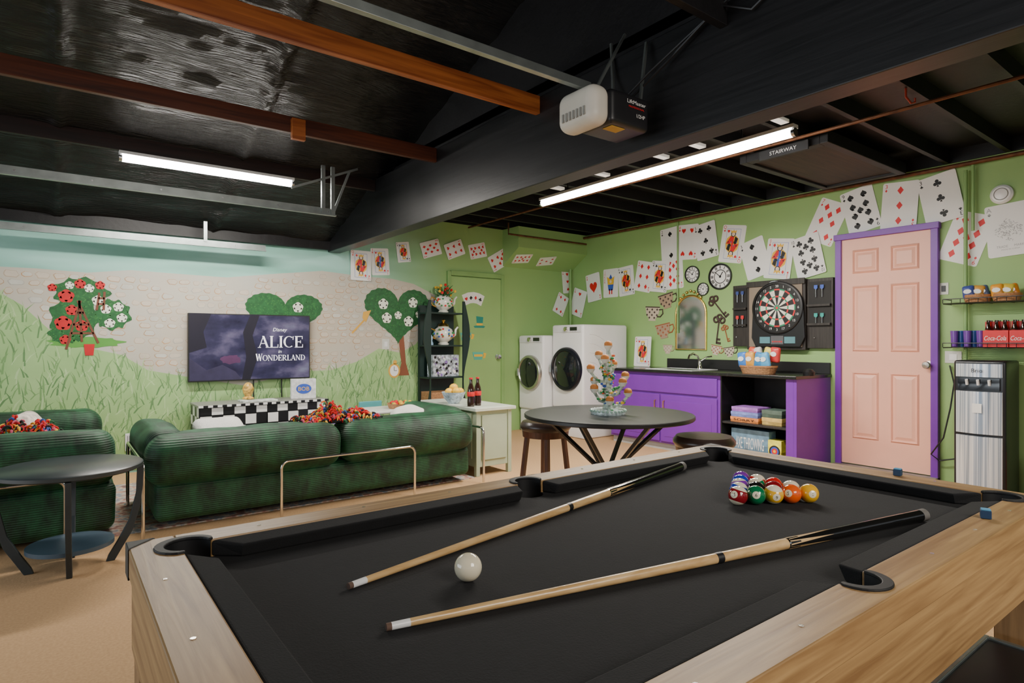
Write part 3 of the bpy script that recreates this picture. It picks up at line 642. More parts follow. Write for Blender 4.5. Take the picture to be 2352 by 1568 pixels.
MB().tube(tube_arch((1.23,4.225,0.01),(2.24,4.225,0.01),.385),.010,10).build('back_frame',chrome,s1)
for x in (.425,2.9): MB().tube(tube_arch((x,4.24,0.01),(x,5.2,0.01),.47),.011,10).build('side_frame',chrome,s1)
s2=thing('sofa','dark green corduroy loveseat at left edge, facing right','sofa',(-.6,5.2,0))
MB().rbox((-.45,5.2,.2),(1.5,1.6,.3),.06,puff=(.01,.01,0),mid=12,wob=.005).build('base',cordZ,s2)
for y in (4.52,5.93): MB().rbox((-.45,y,.49),(1.5,.3,.34),.11,puff=(.006,.015,.008),mid=14,wob=.009).build('arm',cordZ,s2)
MB().rbox((-1.1,5.2,.55),(.32,1.5,.45),.12,puff=.02,mid=10).build('back_cushion',cordZ,s2)
MB().rbox((-.3,5.22,.38),(1.1,1.1,.16),.06,puff=(0,0,.015),mid=10).build('seat_cushion',cordX,s2)
MB().tube(tube_arch((-.75,4.33,0.01),(.05,4.33,0.01),.40),.010,10).build('side_frame',chrome,s2)
rugm=ramp_noise('faded_rug',[(.3,(.13,.09,.1)),(.42,(.42,.22,.17)),(.5,(.55,.46,.37)),(.58,(.2,.25,.3)),(.7,(.45,.28,.2))],14,rough=.95,detail=5,bump=.2)
MB().box(.2,2.95,4.45,6.0,0.0,.008).build('area_rug',rugm,smooth=False,label='faded multicoloured rug under the green sofas',cat='rug')
fluff=mat('white_fluff',(.8,.78,.74),.9,var=.06,bump=1,bs=120,sheen=.3)
def pillow(c,d,rot,label,m=fluff,rx=0):
    t=Tm(*c)@Rz(rot)@Rx(rx)
    return MB().rbox((0,0,0),d,min(d)*.45,M=t,puff=(0,0,d[2]*.25),mid=8,wob=.008).build('throw_pillow',m,label=label,cat='pillow')
pillow((.99,4.88,.52),(.34,.34,.11),5,'fluffy white pillow on the long sofa, left end',rx=24)
pillow((-.12,5.5,.54),(.34,.34,.12),80,'white patterned pillow on the left loveseat',m=mat('pattern_pillow',(.62,.55,.5),.9,var=.4,vs=25),rx=60)
def pompom_throw(c,sx,sy,n,label,seed,hz=.05):
    R=random.Random(seed); g=MB(); 
    g.mi(4).rbox((c[0],c[1],c[2]-.01),(sx*2.2,sy*2.2,.03),.014,wob=.01)
    for i in range(n):
        ax_=max(-1.7,min(1.7,R.gauss(0,.85))); ay_=max(-1.7,min(1.7,R.gauss(0,.85)))
        x=c[0]+ax_*sx;y=c[1]+ay_*sy; z=c[2]+hz*(1+.6*sin(ax_*4+seed))*math.exp(-.5*(ax_*ax_+ay_*ay_))*R.uniform(.2,1.1)-.012; g.mi(R.choice([0,0,0,1,2,3,4,5,0,2,6,4]))
        a=R.uniform(0,6); l=R.uniform(.025,.055); e=R.uniform(-.02,.02); pts=[(x+l*cos(a)*k/4,y+l*sin(a)*k/4,z+.02*sin(PI*k/4)+e*k/4) for k in range(5)]
        g.tube(pts,[.003,.007,.008,.007,.003],6)
    return g.build('pompom_throw',[mat('yarn_red',(.6,.012,.015),.9),mat('yarn_orange',(.75,.18,.02),.9),mat('yarn_yellow',(.75,.42,.04),.9),mat('yarn_green',(.03,.15,.06),.9),mat('yarn_black',(.02,.02,.02),.9),mat('yarn_pink',(.6,.08,.15),.9),mat('yarn_blue',(.05,.1,.35),.9)],label=label,cat='throw blanket')
pompom_throw((1.74,4.56,.606),.17,.09,650,'red and yellow tasselled throw over the long sofa back',3,.08)
pompom_throw((-.16,5.16,.58),.11,.14,480,'red and yellow tasselled throw on the left loveseat',4,.08)
# side table
stc=Vector((.07,3.99,0)); st=thing('side_table','round charcoal wooden side table with curved legs and lower shelf','side table',tuple(stc))
M=MWD[st.name]
MB(M).lathe([(0,.510),(.315,.510),(.33,.518),(.33,.535),(.32,.542),(0,.542)],n=56).build('tabletop',mat('charcoal_top',(.033,.042,.046),.35,var=.15),st)
MB(M).lathe([(0,.11),(.195,.11),(.195,.132),(0,.132)],n=40).build('lower_shelf',mat('blue_grey_shelf',(.04,.07,.10),.4),st)
prof=[(.30,.51),(.295,.36),(.262,.21),(.205,.1),(.165,.03),(.155,.0),(.195,.0),(.228,.06),(.278,.15),(.315,.28),(.328,.4),(.332,.51)]
for k in range(4):
    T=M@Rz(5+90*k-8)@Matrix(((1,0,0,0),(0,0,-1,0),(0,1,0,0),(0,0,0,1)))
    MB(T).plate(prof,-.013,.013).build('leg',charcoal,st,smooth=False,bev=.003)
# ---------- TV
tv=thing('television','wide flat television showing a dark film title screen','television',(1.6,6.47,.85))
tx0,tx1=on_y(432,800,6.47).x,on_y(712,800,6.47).x; tz1=on_y(432,718,6.47).z; tz0=on_y(432,878,6.47).z
MB().box(tx0,tx1,6.47,6.52,tz0,tz1).build('tv_body',blk,tv,smooth=False,bev=.004)
W=tx1-tx0;Hh=tz1-tz0
S=frame(((tx0+tx1)/2,6.469,(tz0+tz1)/2),(1,0,0),(0,0,1))
scr=MB(S).rect(-W/2+.01,W/2-.01,-Hh/2+.012,Hh/2-.01,.0).build('screen',ramp_noise('film_screen',[(.3,(.006,.005,.016)),(.5,(.022,.02,.05)),(.62,(.07,.06,.11)),(.75,(.11,.11,.17))],3.2,(1,1,1.6),.25,6,emit=.8),tv,smooth=False)
g=MB(S); 
def irregular(cx,cy,rx,ry,seed,n=18):
    R=random.Random(seed); return [(cx+rx*cos(2*PI*i/n)*R.uniform(.75,1.1),cy+ry*sin(2*PI*i/n)*R.uniform(.75,1.1)) for i in range(n)]
g.mi(0).flat([(-W/2+.01,-Hh/2+.012),(-.1,-Hh/2+.012),(-.16,-.24),(-.28,-.17),(-.42,-.22),(-W/2+.01,-.1)],.0006)
g.mi(1).flat(irregular(-.2,-.12,.10,.05,4),.0007)
g.mi(2).flat([(-.02,.33),(.07,.33),(.0,.12),(.05,-.1),(-.02,-.32),(-.1,-.32),(-.06,-.1),(-.09,.15)],.0005)
g.mi(2).flat([(-W/2+.01,.33),(-.38,.33),(-.45,.15),(-.42,.0),(-W/2+.01,-.05)],.0005)
g.build('scenery',[mat('screen_rock',(.022,.018,.045),.4,emit=.8,var=.3,vs=12),mat('screen_plum',(.06,.02,.06),.4,emit=.8,var=.3,vs=12),mat('screen_shadow',(.006,.005,.014),.4,emit=.6)],scr,smooth=False)
g=MB(S); g.text('Disney',.036,.27,.175,.0015,shear=.25); serif(g,'ALICE',.28,.055,.12,.46,.0015); g.text('in',.035,.27,-.045,.0015,shear=.25); serif(g,'WONDERLAND',.28,-.11,.058,.50,.0015,(0,))
g.build('title_lettering',mat('screen_title',(.78,.76,.82),.4,emit=.9,var=0),scr,smooth=False)
for x in (1.62,1.9): MB().cyl((x,6.52,tz0+.01),(x,6.52,.62),.006).build('cable',blk,tv)
# console
cs=thing('media_console','black and white checkered media console under the television','console',(1.62,6.25,0))
cw1=mat('checker_white',(.8,.8,.77),.4); cb1=mat('checker_black',(.010,.010,.012),.35)
def checks(M,w,h,nx_,nz_,name,ph=0):
    g=MB(M)
    for i in range(nx_):
        for j in range(nz_): g.mi((i+j+ph)%2).rect(-w/2+w*i/nx_,-w/2+w*(i+1)/nx_,h*j/nz_,h*(j+1)/nz_,.0015)
    return g.build(name,[cw1,cb1],cs,smooth=False)
MB().box(1.04,2.21,6.05,6.45,.06,.6).build('cabinet_body',cb1,cs,smooth=False)
checks(frame((1.038,6.25,.06),(0,-1,0),(0,0,1)),.40,.54,4,6,'checkered_side')
for x0_,x1_ in ((1.045,1.62),(1.63,2.205)):
    for z0_,z1_ in ((.06,.235),(.245,.42)):
        MB().box(x0_,x1_,6.035,6.05,z0_,z1_).build('drawer_front',cb1,cs,smooth=False,bev=.003); checks(frame(((x0_+x1_)/2,6.034,z0_),(1,0,0),(0,0,1)),x1_-x0_,z1_-z0_,6,2,'drawer_checks')
    MB().box(x0_,x1_,6.035,6.05,.43,.52).build('drawer_front',cb1,cs,smooth=False,bev=.003); checks(frame(((x0_+x1_)/2,6.034,.43),(1,0,0),(0,0,1)),x1_-x0_,.09,6,1,'drawer_checks')
checks(frame((1.625,6.045,.53),(1,0,0),(0,0,1)),1.16,.065,12,1,'checkered_rail',1)
MB().box(1.03,2.22,6.03,6.46,.6,.62).build('console_top',mat('console_top_grey',(.25,.25,.23),.4),cs,smooth=False,bev=.003)
checks(frame((1.625,6.029,.6),(1,0,0),(0,0,1)),1.19,.02,30,1,'top_edge_checks')
for x in (1.07,2.15):
    for y in (6.08,6.4): MB().box(x,x+.03,y,y+.03,0,.06).build('leg',blk,cs,smooth=False)
t=thing('picture_book','open picture book lying on the checkered console','book',(1.58,6.2,.62))
MB().add([(1.42,6.1,.622),(1.74,6.1,.622),(1.74,6.3,.622),(1.42,6.3,.622),(1.42,6.1,.635),(1.58,6.1,.628),(1.74,6.1,.635),(1.74,6.3,.635),(1.58,6.3,.628),(1.42,6.3,.635)],[(4,5,8,9),(5,6,7,8),(0,1,6,5,4),(1,2,7,6),(3,0,4,9),(2,3,9,8,7)]).build('pages',mat('book_page',(.6,.65,.6),.6,var=.5,vs=18),t,smooth=False)
g=MB(); g.lathe([(0,0),(.05,0),(.055,.01),(.03,.03),(.045,.06),(.055,.1),(.04,.14),(.02,.16),(0,.165)],(1.52,6.32,.635),20); g.build('ornament_vase',[mat('amber_glaze',(.6,.36,.08),.3,var=.7,vs=40)],label='small amber ornament on the console under the television',cat='ornament')
M=Tm(2.02,6.2,.622)@Rz(-8); t=thing('puzzle_box','white puzzle box with blue oval lettering on the console','box',(2.02,6.2,.622),-8)
MB(M).box(-.12,.12,-.03,.03,0,.2).build('box_body',mat('box_white',(.7,.7,.7),.5,var=.2,vs=30),t,smooth=False,bev=.002)
g=MB(M@frame((0,-.031,.1),(1,0,0),(0,0,1))); g.mi(0).disc(0,0,.075,.001,24,.05); g.mi(1).text('BOB',.04,0,0,.002); g.build('box_print',[blup,yelp],t,smooth=False)
a=on_y(287,1013,YM);b=on_y(345,1013,YM); t=thing('wall_vent','white louvred vent low on the painted wall','vent',(.6,YM,.2))
MB().box(a.x,b.x,YM-.015,YM,.2,.36).build('vent_frame',white,t,smooth=False,bev=.003)
for i in range(12): x=a.x+.02+i*(b.x-a.x-.04)/11; MB().box(x-.003,x+.003,YM-.019,YM-.015,.22,.34).build('vent_slat',mat('vent_dark',(.25,.25,.27),.5),t,smooth=False)
def plate_sw(M,w,h,label,kind):
    t=thing('outlet_cover' if kind=='outlet' else 'light_switch',label,'outlet' if kind=='outlet' else 'switch',tuple(M.translation))
    MB(M).plate([(-w,-h),(w,-h),(w,h),(-w,h)],0,.006).build('cover_plate',mat('cover_plate',(.6,.62,.56),.4),t,smooth=False,bev=.002)
    MB(M).plate([(-w*.45,-h*.5),(w*.45,-h*.5),(w*.45,h*.5),(-w*.45,h*.5)],.006,.01).build('rocker',white if kind!='switch_dark' else blk,t,smooth=False,bev=.001)
plate_sw(MWl(886,790),.045,.06,'switch plate beside the painted heart tree','switch')
plate_sw(DW(2168,663),.035,.05,'white switch between the pink door and hanging shelf','switch_dark')
plate_sw(DW(2190,820),.06,.05,'outlet plate above the steel water dispenser','outlet')
# ---------- CORNER SHELF with curvy sides
sx0,sx1=3.50,3.98; su=thing('corner_shelf','dark green shelf unit with wavy edged sides beside mural','shelf unit',(3.74,6.35,0))
dkg=mat('dark_shelf_paint',(.008,.026,.022),.45)
zt=on_y(1000,690,6.3).z
MB().box(sx0,sx1,6.48,6.52,0,zt-.05).build('back_panel',dkg,su,smooth=False)
for x,sg in ((sx0,-1),(sx1,1)):
    P=[(x+sg*(.035+.045*sin(z*5.5+.8)),z) for z in [zt*i/40 for i in range(41)]]
    P2=[(x-sg*.02,zt),(x-sg*.02,0)]
    MB(frame((0,6.25,0),(1,0,0),(0,0,1))).plate((P+P2)[::-1] if sg>0 else P+P2,0,.02).build('side_panel',dkg,su,smooth=False)
shz=[on_y(1015,k,6.35).z for k in (718,792,864)]
for z in shz: MB().box(sx0,sx1,6.25,6.48,z-.02,z).build('shelf',dkg,su,smooth=False,bev=.003)
MB().box(sx0+.02,sx1-.04,6.24,6.48,.47,.6).build('drawer',wicker,su,smooth=False,bev=.005)
for z in (.42,.05): MB().box(sx0,sx1,6.25,6.48,z,z+.03).build('bottom_shelf',dkg,su,smooth=False)
china=mat('cream_china',(.72,.72,.64),.25,var=.04,coat=.3)
lglz=mat('leaf_glaze',(.04,.25,.08),.3)
def teapot(c,s,label,m,finial=True,plant=False):
    t=thing('teapot',label,'teapot',c); M=MWD[t.name]
    prof_=[(0,0),(.05*s,0),(.055*s,.012*s),(.04*s,.025*s),(.085*s,.06*s),(.1*s,.105*s),(.085*s,.15*s),(.05*s,.175*s),(.055*s,.18*s),(0,.18*s)]
    o=MB(M).lathe(prof_,n=24).build('pot',m,t)
    g=MB(M); R=random.Random(len(label))
    for i in range(44):
        a=R.uniform(0,2*PI); k=R.uniform(.15,.95); z=(.05+.11*k)*s; rr_=(.083+.017*sin(PI*k))*s
        g.mi(R.choice([0,1,1,2,3])).sph((rr_*cos(a),rr_*sin(a),z),.011*s,6,(1,1,.9))
    g.build('painted_flowers',[redp,lglz,gold,blup],o)
    MB(M).tube([(.09*s,0,.08*s),(.13*s,0,.1*s),(.14*s,0,.15*s),(.165*s,0,.175*s)],[.018*s,.014*s,.011*s,.009*s],8).build('spout',m,t)
    MB(M).tube([(-.09*s,0,.14*s),(-.14*s,0,.16*s),(-.155*s,0,.12*s),(-.13*s,0,.075*s),(-.09*s,0,.06*s)],.008*s,8).build('handle',gold,t)
    if finial:
        MB(M).lathe([(.055*s,.178*s),(.045*s,.2*s),(.02*s,.215*s),(.012*s,.225*s),(.02*s,.24*s),(.0,.25*s)],n=16).build('lid',gold,t)
    if plant:
        g=MB(M); R=random.Random(5)
        for i in range(40):
            a=R.uniform(0,6.3);r=R.uniform(.02,.13)*s;h=R.uniform(.19,.30)*s; g.mi(0).tube([(0,0,.17*s),(r*.5*cos(a),r*.5*sin(a),h*.85),(r*cos(a),r*sin(a),h)],[.003,.008,.002],5)
            if i%3==0: g.mi(1+i%2).sph((r*cos(a),r*sin(a),h),.016*s,8)
        g.build('flowers',[dgreen,yelp,redp],t)
teapot((3.76,6.36,shz[0]),1.15,'floral teapot planter with flowers on top of dark shelf',china,False,True)
teapot((3.76,6.36,shz[1]),1.25,'tall gilded floral teapot on the middle of dark shelf',china)
p=(3.57,6.33,shz[1]); g=MB().lathe([(0,0),(.03,0),(.03,.02),(.018,.05),(.026,.09),(.01,.12),(0,.125)],p,14); g.build('figurine',mat('pale_blue_glaze',(.3,.5,.7),.3),label='tiny pale blue ornament beside the gilded teapot',cat='ornament')
t=thing('patterned_box','black and white floral box standing on lowest dark shelf','box',(3.75,6.34,shz[2]))
MB().box(3.57,3.93,6.28,6.42,shz[2],shz[2]+.26).build('box_body',mat('floral_box',(.35,.4,.45),.5,var=.95,vs=30),t,smooth=False,bev=.003)
g=MB(frame((3.75,6.279,shz[2]+.13),(1,0,0),(0,0,1)))
R=random.Random(8)
for i in range(46): g.mi(i%3).disc(R.uniform(-.16,.16),R.uniform(-.11,.11),R.uniform(.008,.02),.0005+i*.00003,10)
g.build('box_pattern',[paper,blkp,mat('lilac_ink',(.25,.15,.45),.5)],t,smooth=False)
# ---------- cream side cabinet
cc=thing('side_cabinet','pale sage wooden side cabinet at the right end of sofa','cabinet',(3.1,4.9,0))
sage=mat('pale_sage_paint',(.42,.5,.36),.45,var=.04)
MB().box(2.99,3.36,4.48,5.4,.08,.58).build('cabinet_body',sage,cc,smooth=False,bev=.003)
MB().box(2.95,3.40,4.44,5.44,.58,.61).build('cabinet_top',mat('cabinet_top_white',(.58,.62,.53),.35),cc,smooth=False,bev=.004)
MB().box(3.04,3.31,4.468,4.48,.14,.54).build('side_panel',sage,cc,smooth=False,bev=.004)
for x in (2.98,3.33):
    for y in (4.47,5.36): MB().box(x,x+.04,y,y+.04,0,.58).build('leg',sage,cc,smooth=False,bev=.003)
for z in (.15,.37):
    d=MB().box(2.978,2.99,4.55,5.33,z,z+.19).build('drawer',sage,cc,smooth=False,bev=.003); MB().sph((2.965,4.94,z+.1),.014,10).build('knob',chrome,d)
def bottle_mesh(M,t,s=1.0,m=None):
    MB(M).lathe([(0,0),(.03*s,0),(.031*s,.05*s),(.028*s,.08*s),(.031*s,.12*s),(.026*s,.155*s),(.013*s,.19*s),(.012*s,.225*s),(0,.225*s)],n=16).build('bottle_glass',m or mat('cola_glass',(.025,.01,.006),.08,coat=.5),t)
    MB(M).lathe([(0,.225*s),(.015*s,.225*s),(.015*s,.237*s),(0,.238*s)],n=12).build('bottle_cap',redp,t)
    MB(M).lathe([(.0312*s,.085*s),(.0322*s,.09*s),(.0322*s,.12*s),(.0312*s,.122*s)],n=16).build('bottle_label',mat('cola_label',(.65,.02,.02),.4),t)
for i,(x,y,l) in enumerate([(3.02,4.62,'dark cola bottle on the sage cabinet, nearest the bowl'),(3.12,4.66,'dark cola bottle on the sage cabinet, further right')]):
    t=thing('cola_bottle',l,'bottle',(x,y,.61),group='cola bottles on the cabinet'); bottle_mesh(MWD[t.name],t,1.1)
t=thing('fruit_bowl','blue and white china bowl of lemons on the sage cabinet','bowl',(3.04,4.95,.61)); M=MWD[t.name]
MB(M).lathe([(0,0),(.05,0),(.055,.01),(.09,.05),(.115,.11),(.11,.11),(.085,.05),(0,.02)],n=28).build('bowl',mat('blue_white_china',(.5,.58,.68),.25,var=.5,vs=40),t)
for i,(x,y,z) in enumerate([(-.05,0,.115),(.04,.03,.12),(0,-.05,.12),(.0,.0,.155),(.05,-.03,.115)]):
    MB(MWD[t.name]).sph((x,y,z),.035,12,(1.25,1,1)).build('lemon',yelp,label=['yellow lemon at left side of the china bowl','yellow lemon at back of the china bowl','yellow lemon at front of the china bowl','yellow lemon topmost in the china bowl','yellow lemon at right side of the china bowl'][i],cat='lemon',group='lemons in the bowl')
kt=thing('play_table','low white play table behind the green sofa','table',(2.75,5.75,0))
MB().rbox((2.75,5.75,.5),(.62,.46,.03),.012).build('tabletop',mat('white_table',(.75,.75,.7),.4),kt)
for x in (2.5,3.0):
    for y in (5.57,5.93): MB().cyl((x,y,0.009),(x,y,.487),.018).build('leg',white,kt)
def kchair(x,y,rot,col,label):
    t=thing('play_chair',label,'chair',(x,y,0.009),rot,'small play chairs'); M=MWD[t.name]; m=mat('kchair_'+label[:5],col,.4)
    MB(M).rbox((0,0,.28),(.27,.27,.02),.009).build('seat',m,t); MB(M).rbox((0,.12,.46),(.27,.02,.14),.009).build('backrest',m,t)
    for a in (-.11,.11):
        MB(M).cyl((a,-.11,0),(a,-.11,.27),.013).build('leg',m,t); MB(M).cyl((a,.12,0),(a,.12,.44),.013).build('leg',m,t)
kchair(2.28,5.72,90,(.3,.2,.5),'lilac play chair at left side of the white play table'); kchair(2.8,6.2,0,(.1,.4,.42),'teal play chair behind the white play table')
t=thing('wooden_tray','small wicker tray of red snacks on the play table','tray',(2.86,5.68,.516)); M=MWD[t.name]
MB(M).lathe([(0,0),(.13,0),(.15,.05),(.14,.05),(.12,.01),(0,.01)],n=24).build('tray',wicker,t)
g=MB(M);R=random.Random(2)
for i in range(30): g.mi(i%3).sph((R.uniform(-.09,.09),R.uniform(-.09,.09),.03+R.uniform(0,.03)),.022,7)
g.build('snacks',[redp,yelp,mat('snack_green',(.1,.4,.1),.5)],t)
MB().rbox((2.56,4.92,.515),(.28,.28,.17),.06,puff=.02,wob=.03,mid=8).build('folded_blanket',mat('cream_cloth',(.78,.76,.7),.9,bump=.5,bs=30),label='cream blanket bunched at the right end of long sofa',cat='blanket')
# ---------- ROUND TABLE
RT=Vector((2.74,2.64,0)); r_=thing('round_table','round black bar table with crossing splayed legs','table',tuple(RT)); M=MWD[r_.name]
ztop=.755; rt_=.52
MB(M).lathe([(0,ztop-.025),(rt_-.005,ztop-.025),(rt_,ztop-.02),(rt_,ztop-.004),(rt_-.004,ztop),(0,ztop)],n=72).build('tabletop',mat('black_laminate',(.010,.010,.011),.35,var=.2),r_)
for k in range(3):
    a=math.radians(20+60*k*1.0); u=Vector((cos(a),sin(a),0)); o=Vector((-u.y,u.x,0))*.012
    MB(M).tube([u*.38+Vector((0,0,ztop-.03))+o,-u*.38+Vector((0,0,.004))+o],.015,4).build('leg',blk,r_)
    MB(M).tube([-u*.38+Vector((0,0,ztop-.03))-o,u*.38+Vector((0,0,.004))-o],.015,4).build('leg',blk,r_)
leath=mat('dark_leather',(.03,.018,.014),.3,bump=.1); dwood=wood('dark_brown_leg',(.04,.012,.006),(.10,.035,.018),'z',.35)
def stool(x,y,z,rot,label):
    t=thing('bar_stool',label,'stool',(x,y,0),rot,'dark bar stools'); M=MWD[t.name]
    MB(M).lathe([(0,z-.07),(.17,z-.07),(.185,z-.05),(.185,z-.03),(.165,z-.005),(.1,z+.005),(0,z+.008)],n=40).build('seat',leath,t)
    MB(M).lathe([(.1,z-.115),(.165,z-.115),(.17,z-.07),(.1,z-.07)],n=32).build('seat_ring',dwood,t)
    for k in range(4):
        a=PI/4+k*PI/2; MB(M).tube([(.13*cos(a),.13*sin(a),z-.1),(.19*cos(a),.19*sin(a),0)],.02,4).build('leg',dwood,t)
    MB(M).tube([(.17*cos(a),.17*sin(a),.2) for a in [2*PI*i/24 for i in range(24)]],.008,6,True).build('foot_ring',steel,t)
stool(2.84,3.36,.63,10,'dark round stool left of the black round table'); stool(3.17,2.25,.63,30,'dark round stool between the round table and purple cabinet')
# centrepiece
t=thing('cupcake_tree','floral china tree stand holding little cupcakes on round table','centrepiece',(RT.x-.02,RT.y-.02,ztop)); M=MWD[t.name]
MB(M).lathe([(0,0),(.105,0),(.108,.012),(.1,.03),(.06,.035),(0,.035)],n=32).build('stand_base',mat('pale_blue_china',(.5,.6,.6),.25,var=.5,vs=50,coat=.3),t)
g=MB(M)
for i in range(26): a=2*PI*i/26; g.sph((.105*cos(a),.105*sin(a),.022),.009,8)
g.build('base_beads',mat('mint_beads',(.35,.5,.42),.3),t)
TP=[(0,0,.03),(.012,.005,.12),(-.012,0,.22),(.01,0,.32),(0,0,.40)]
tchina=mat('sprigged_china',(.42,.5,.42),.25,var=.6,vs=45,coat=.3)
MB(M).tube(TP,[.036,.028,.024,.02,.012],10).build('trunk',tchina,t)
ends=[(-.13,.02,.28),(-.09,-.06,.34),(.12,-.03,.23),(.1,.05,.30),(-.12,0,.16),(.09,-.08,.13),(0,0,.42),(.02,.1,.36),(-.03,.09,.2),(.0,-.12,.2),(-.07,-.08,.09),(.1,.08,.1)]
for e in ends:
    if e[2]<.4: MB(M).tube([(0,0,max(.04,e[2]-.09)),(e[0]*.6,e[1]*.6,e[2]-.075),(e[0],e[1],e[2]-.02)],[.013,.010,.009],8).build('branch',tchina,t)
    o=MB(M).lathe([(0,-.026),(.014,-.024),(.028,0),(.025,0),(0,-.005)],e,14).build('cup',china,t)
    MB(M).sph((e[0],e[1],e[2]+.008),.026,10,(1,1,.85)).build('cupcake',mat('cupcake_brown',(.55,.2,.04),.6),o)
g=MB(M);R=random.Random(4)
for i in range(230):
    if i%3:
        e=R.choice(ends); k=R.uniform(.15,.95); x_,y_,z_=e[0]*k*.8,e[1]*k*.8,(e[2]-.08)*(.75+.25*k)+.02
        o_=.016
    else: k=R.uniform(.05,.36); x_,y_,z_=0,0,k; o_=.032
    a=R.uniform(0,6.28)
    g.mi(R.choice([0,1,1,1,2,3,3,4])); g.sph((x_+o_*cos(a),y_+o_*sin(a),z_),R.uniform(.007,.013),6,(1,1,.7))
g.build('china_flowers',[mat('coral_glaze',(.7,.12,.05),.3),lglz,blup,china,yelp],t)
# ---------- WASHER / DRYER
def machine(name,xf,y0,y1,z0,z1,label,rk,zk,dark):
    t=thing(name,label,'washing machine' if name=='washing_machine' else 'dryer',((xf+6)/2,(y0+y1)/2,0)); m=white
    MB().rbox(((xf+5.93)/2,(y0+y1)/2,(z0+z1)/2),(5.93-xf,y1-y0,z1-z0),.03,n=4).build('body',m,t)
    MB().rbox(((xf+.02+5.93)/2,(y0+y1)/2,z0/2),(5.91-xf,y1-y0-.01,z0-.004),.02,n=3).build('pedestal',m,t)
    zc=z0+(z1-z0)*zk; yc=(y0+y1)/2; Fm=frame((xf,yc,zc),(0,-1,0),(0,0,1)); r=(y1-y0)*rk
    d=MB(Fm).lathe([(r,.0),(r,.025),(r*.95,.045),(r*.84,.05),(r*.80,.035)],n=48).build('door_ring',dark,t)
    MB(Fm).lathe([(r*.82,.02),(r*.81,.04),(r*.6,.055),(0,.07)],n=40).build('door_glass',dkglass,d)
    MB(Fm).box(-r*1.0,-r*.88,-.05,.05,.03,.06).build('door_handle',steel,d,smooth=False,bev=.004)
    Fp=frame((xf-.002,yc,z1-.055),(0,-1,0),(0,0,1))
    MB(Fp).plate([(-(y1-y0)*.45,-.04),((y1-y0)*.45,-.04),((y1-y0)*.45,.04),(-(y1-y0)*.45,.04)],0,.006).build('control_panel',mat('panel_white',(.7,.7,.72),.3),t,smooth=False,bev=.002)
    MB(Fp).lathe([(.0,0),(.03,0),(.028,.03),(.0,.032)],(0,0,.006),24).build('dial',chrome,t)
    MB(Fp).rect(.06,.19,-.02,.025,.0075).build('display',dkglass,t,smooth=False)
    for i in range(4): MB(Fp).cyl((.08+i*.03,-.031,.006),(.08+i*.03,-.031,.01),.006,n=10).build('button',mat('grey_buttons',(.4,.4,.42),.4),t)
    return t
t=machine('washing_machine',5.14,5.37,5.95,.36,1.41,'larger white front loading washer with ribbed side panel',.475,.47,mat('dark_ring',(.012,.014,.022),.25,.3))
for i in range(5):
    r0=.25+.12*i; MB().tube([(5.25+r0*sin(a)*.75,5.369,.6+r0*.95*cos(a)) for a in [PI/2*k/10 for k in range(11)] if .6+r0*.95*cos(a)<1.36 and 5.25+r0*.75*sin(a)<5.88],.005,6).build('side_rib',white,t)
machine('clothes_dryer',5.02,5.98,6.5,.3,1.28,'smaller white front loading dryer in the far corner',.45,.5,mat('soft_chrome',(.5,.5,.46),.3,.9))
MB().rbox((4.95,5.72,.13),(.16,.16,.24),.02).build('detergent_tub',white,label='small white tub on the floor before the washer',cat='tub')
# ---------- KITCHENETTE
ya,yb,xf=2.82,5.12,5.35; CT=.885
ymid=on_x(1652,950,xf).y
cab=thing('sink_cabinet','purple base cabinet with doors under the sink','cabinet',(5.68,(ymid+yb)/2,0))
MB().box(xf+.02,5.99,ymid,yb,.08,CT-.03).build('body',purple,cab,smooth=False)
MB().box(xf+.06,5.99,ymid,yb,0,.08).build('toe_kick',mat('kick_grey',(.4,.4,.4),.6),cab,smooth=False)
MB().box(xf,xf+.02,ymid+.03,yb-.03,.64,.82).build('false_drawer',purple,cab,smooth=False,bev=.006)
ydm=(ymid+yb)/2
for a,b,hy in ((ymid+.03,ydm-.01,ydm-.06),(ydm+.01,yb-.03,ydm+.06)):
    d=MB().box(xf,xf+.02,a,b,.10,.615).build('door',purple,cab,smooth=False,bev=.006)
    MB().box(xf-.004,xf,a+.06,b-.06,.16,.555).build('door_panel',purple,d,smooth=False,bev=.003)
    MB().tube([(xf,hy,.47),(xf-.022,hy,.475),(xf-.022,hy,.545),(xf,hy,.55)],.006,8).build('handle',gold,d)
op2=thing('open_cabinet','purple cabinet with open black shelves of board games','cabinet',(5.68,(ymid+ya)/2,0))
ysp=on_x(1805,950,xf).y
MB().box(xf,5.99,ya,ya+.03,0,CT-.03).build('end_panel',purple,op2,smooth=False,bev=.002)
MB().box(xf,xf+.03,ya+.03,ysp,0,CT-.03).build('front_stile',purple,op2,smooth=False,bev=.002)
MB().box(xf+.03,5.99,ysp-.02,ysp,0,CT-.03).box(5.96,5.985,ysp,ymid,0,CT-.03).box(xf+.02,5.96,ymid-.015,ymid-.001,0,CT-.03).build('shelf_lining',blk,op2,smooth=False)
for z in (.06,.40): MB().box(xf+.03,5.96,ysp,ymid-.015,z-.02,z).build('shelf',blkwood,op2,smooth=False,bev=.002)
cto=MB().box(xf-.03,5.995,ya-.01,yb,CT-.03,CT).build('countertop',mat('black_counter',(.012,.012,.013),.25,var=.3,vs=30),smooth=False,bev=.004,label='long black countertop over the purple cabinets',cat='countertop')
MB().box(5.975,5.995,ya,yb-.35,CT,CT+.11).build('backsplash',blk,cto,smooth=False,bev=.003)
sk=thing('sink','shallow white and steel sink set in the black countertop','sink',(5.65,4.3,CT))
g=MB(); x0_,x1_,y0_,y1_=5.40,5.86,3.98,4.62
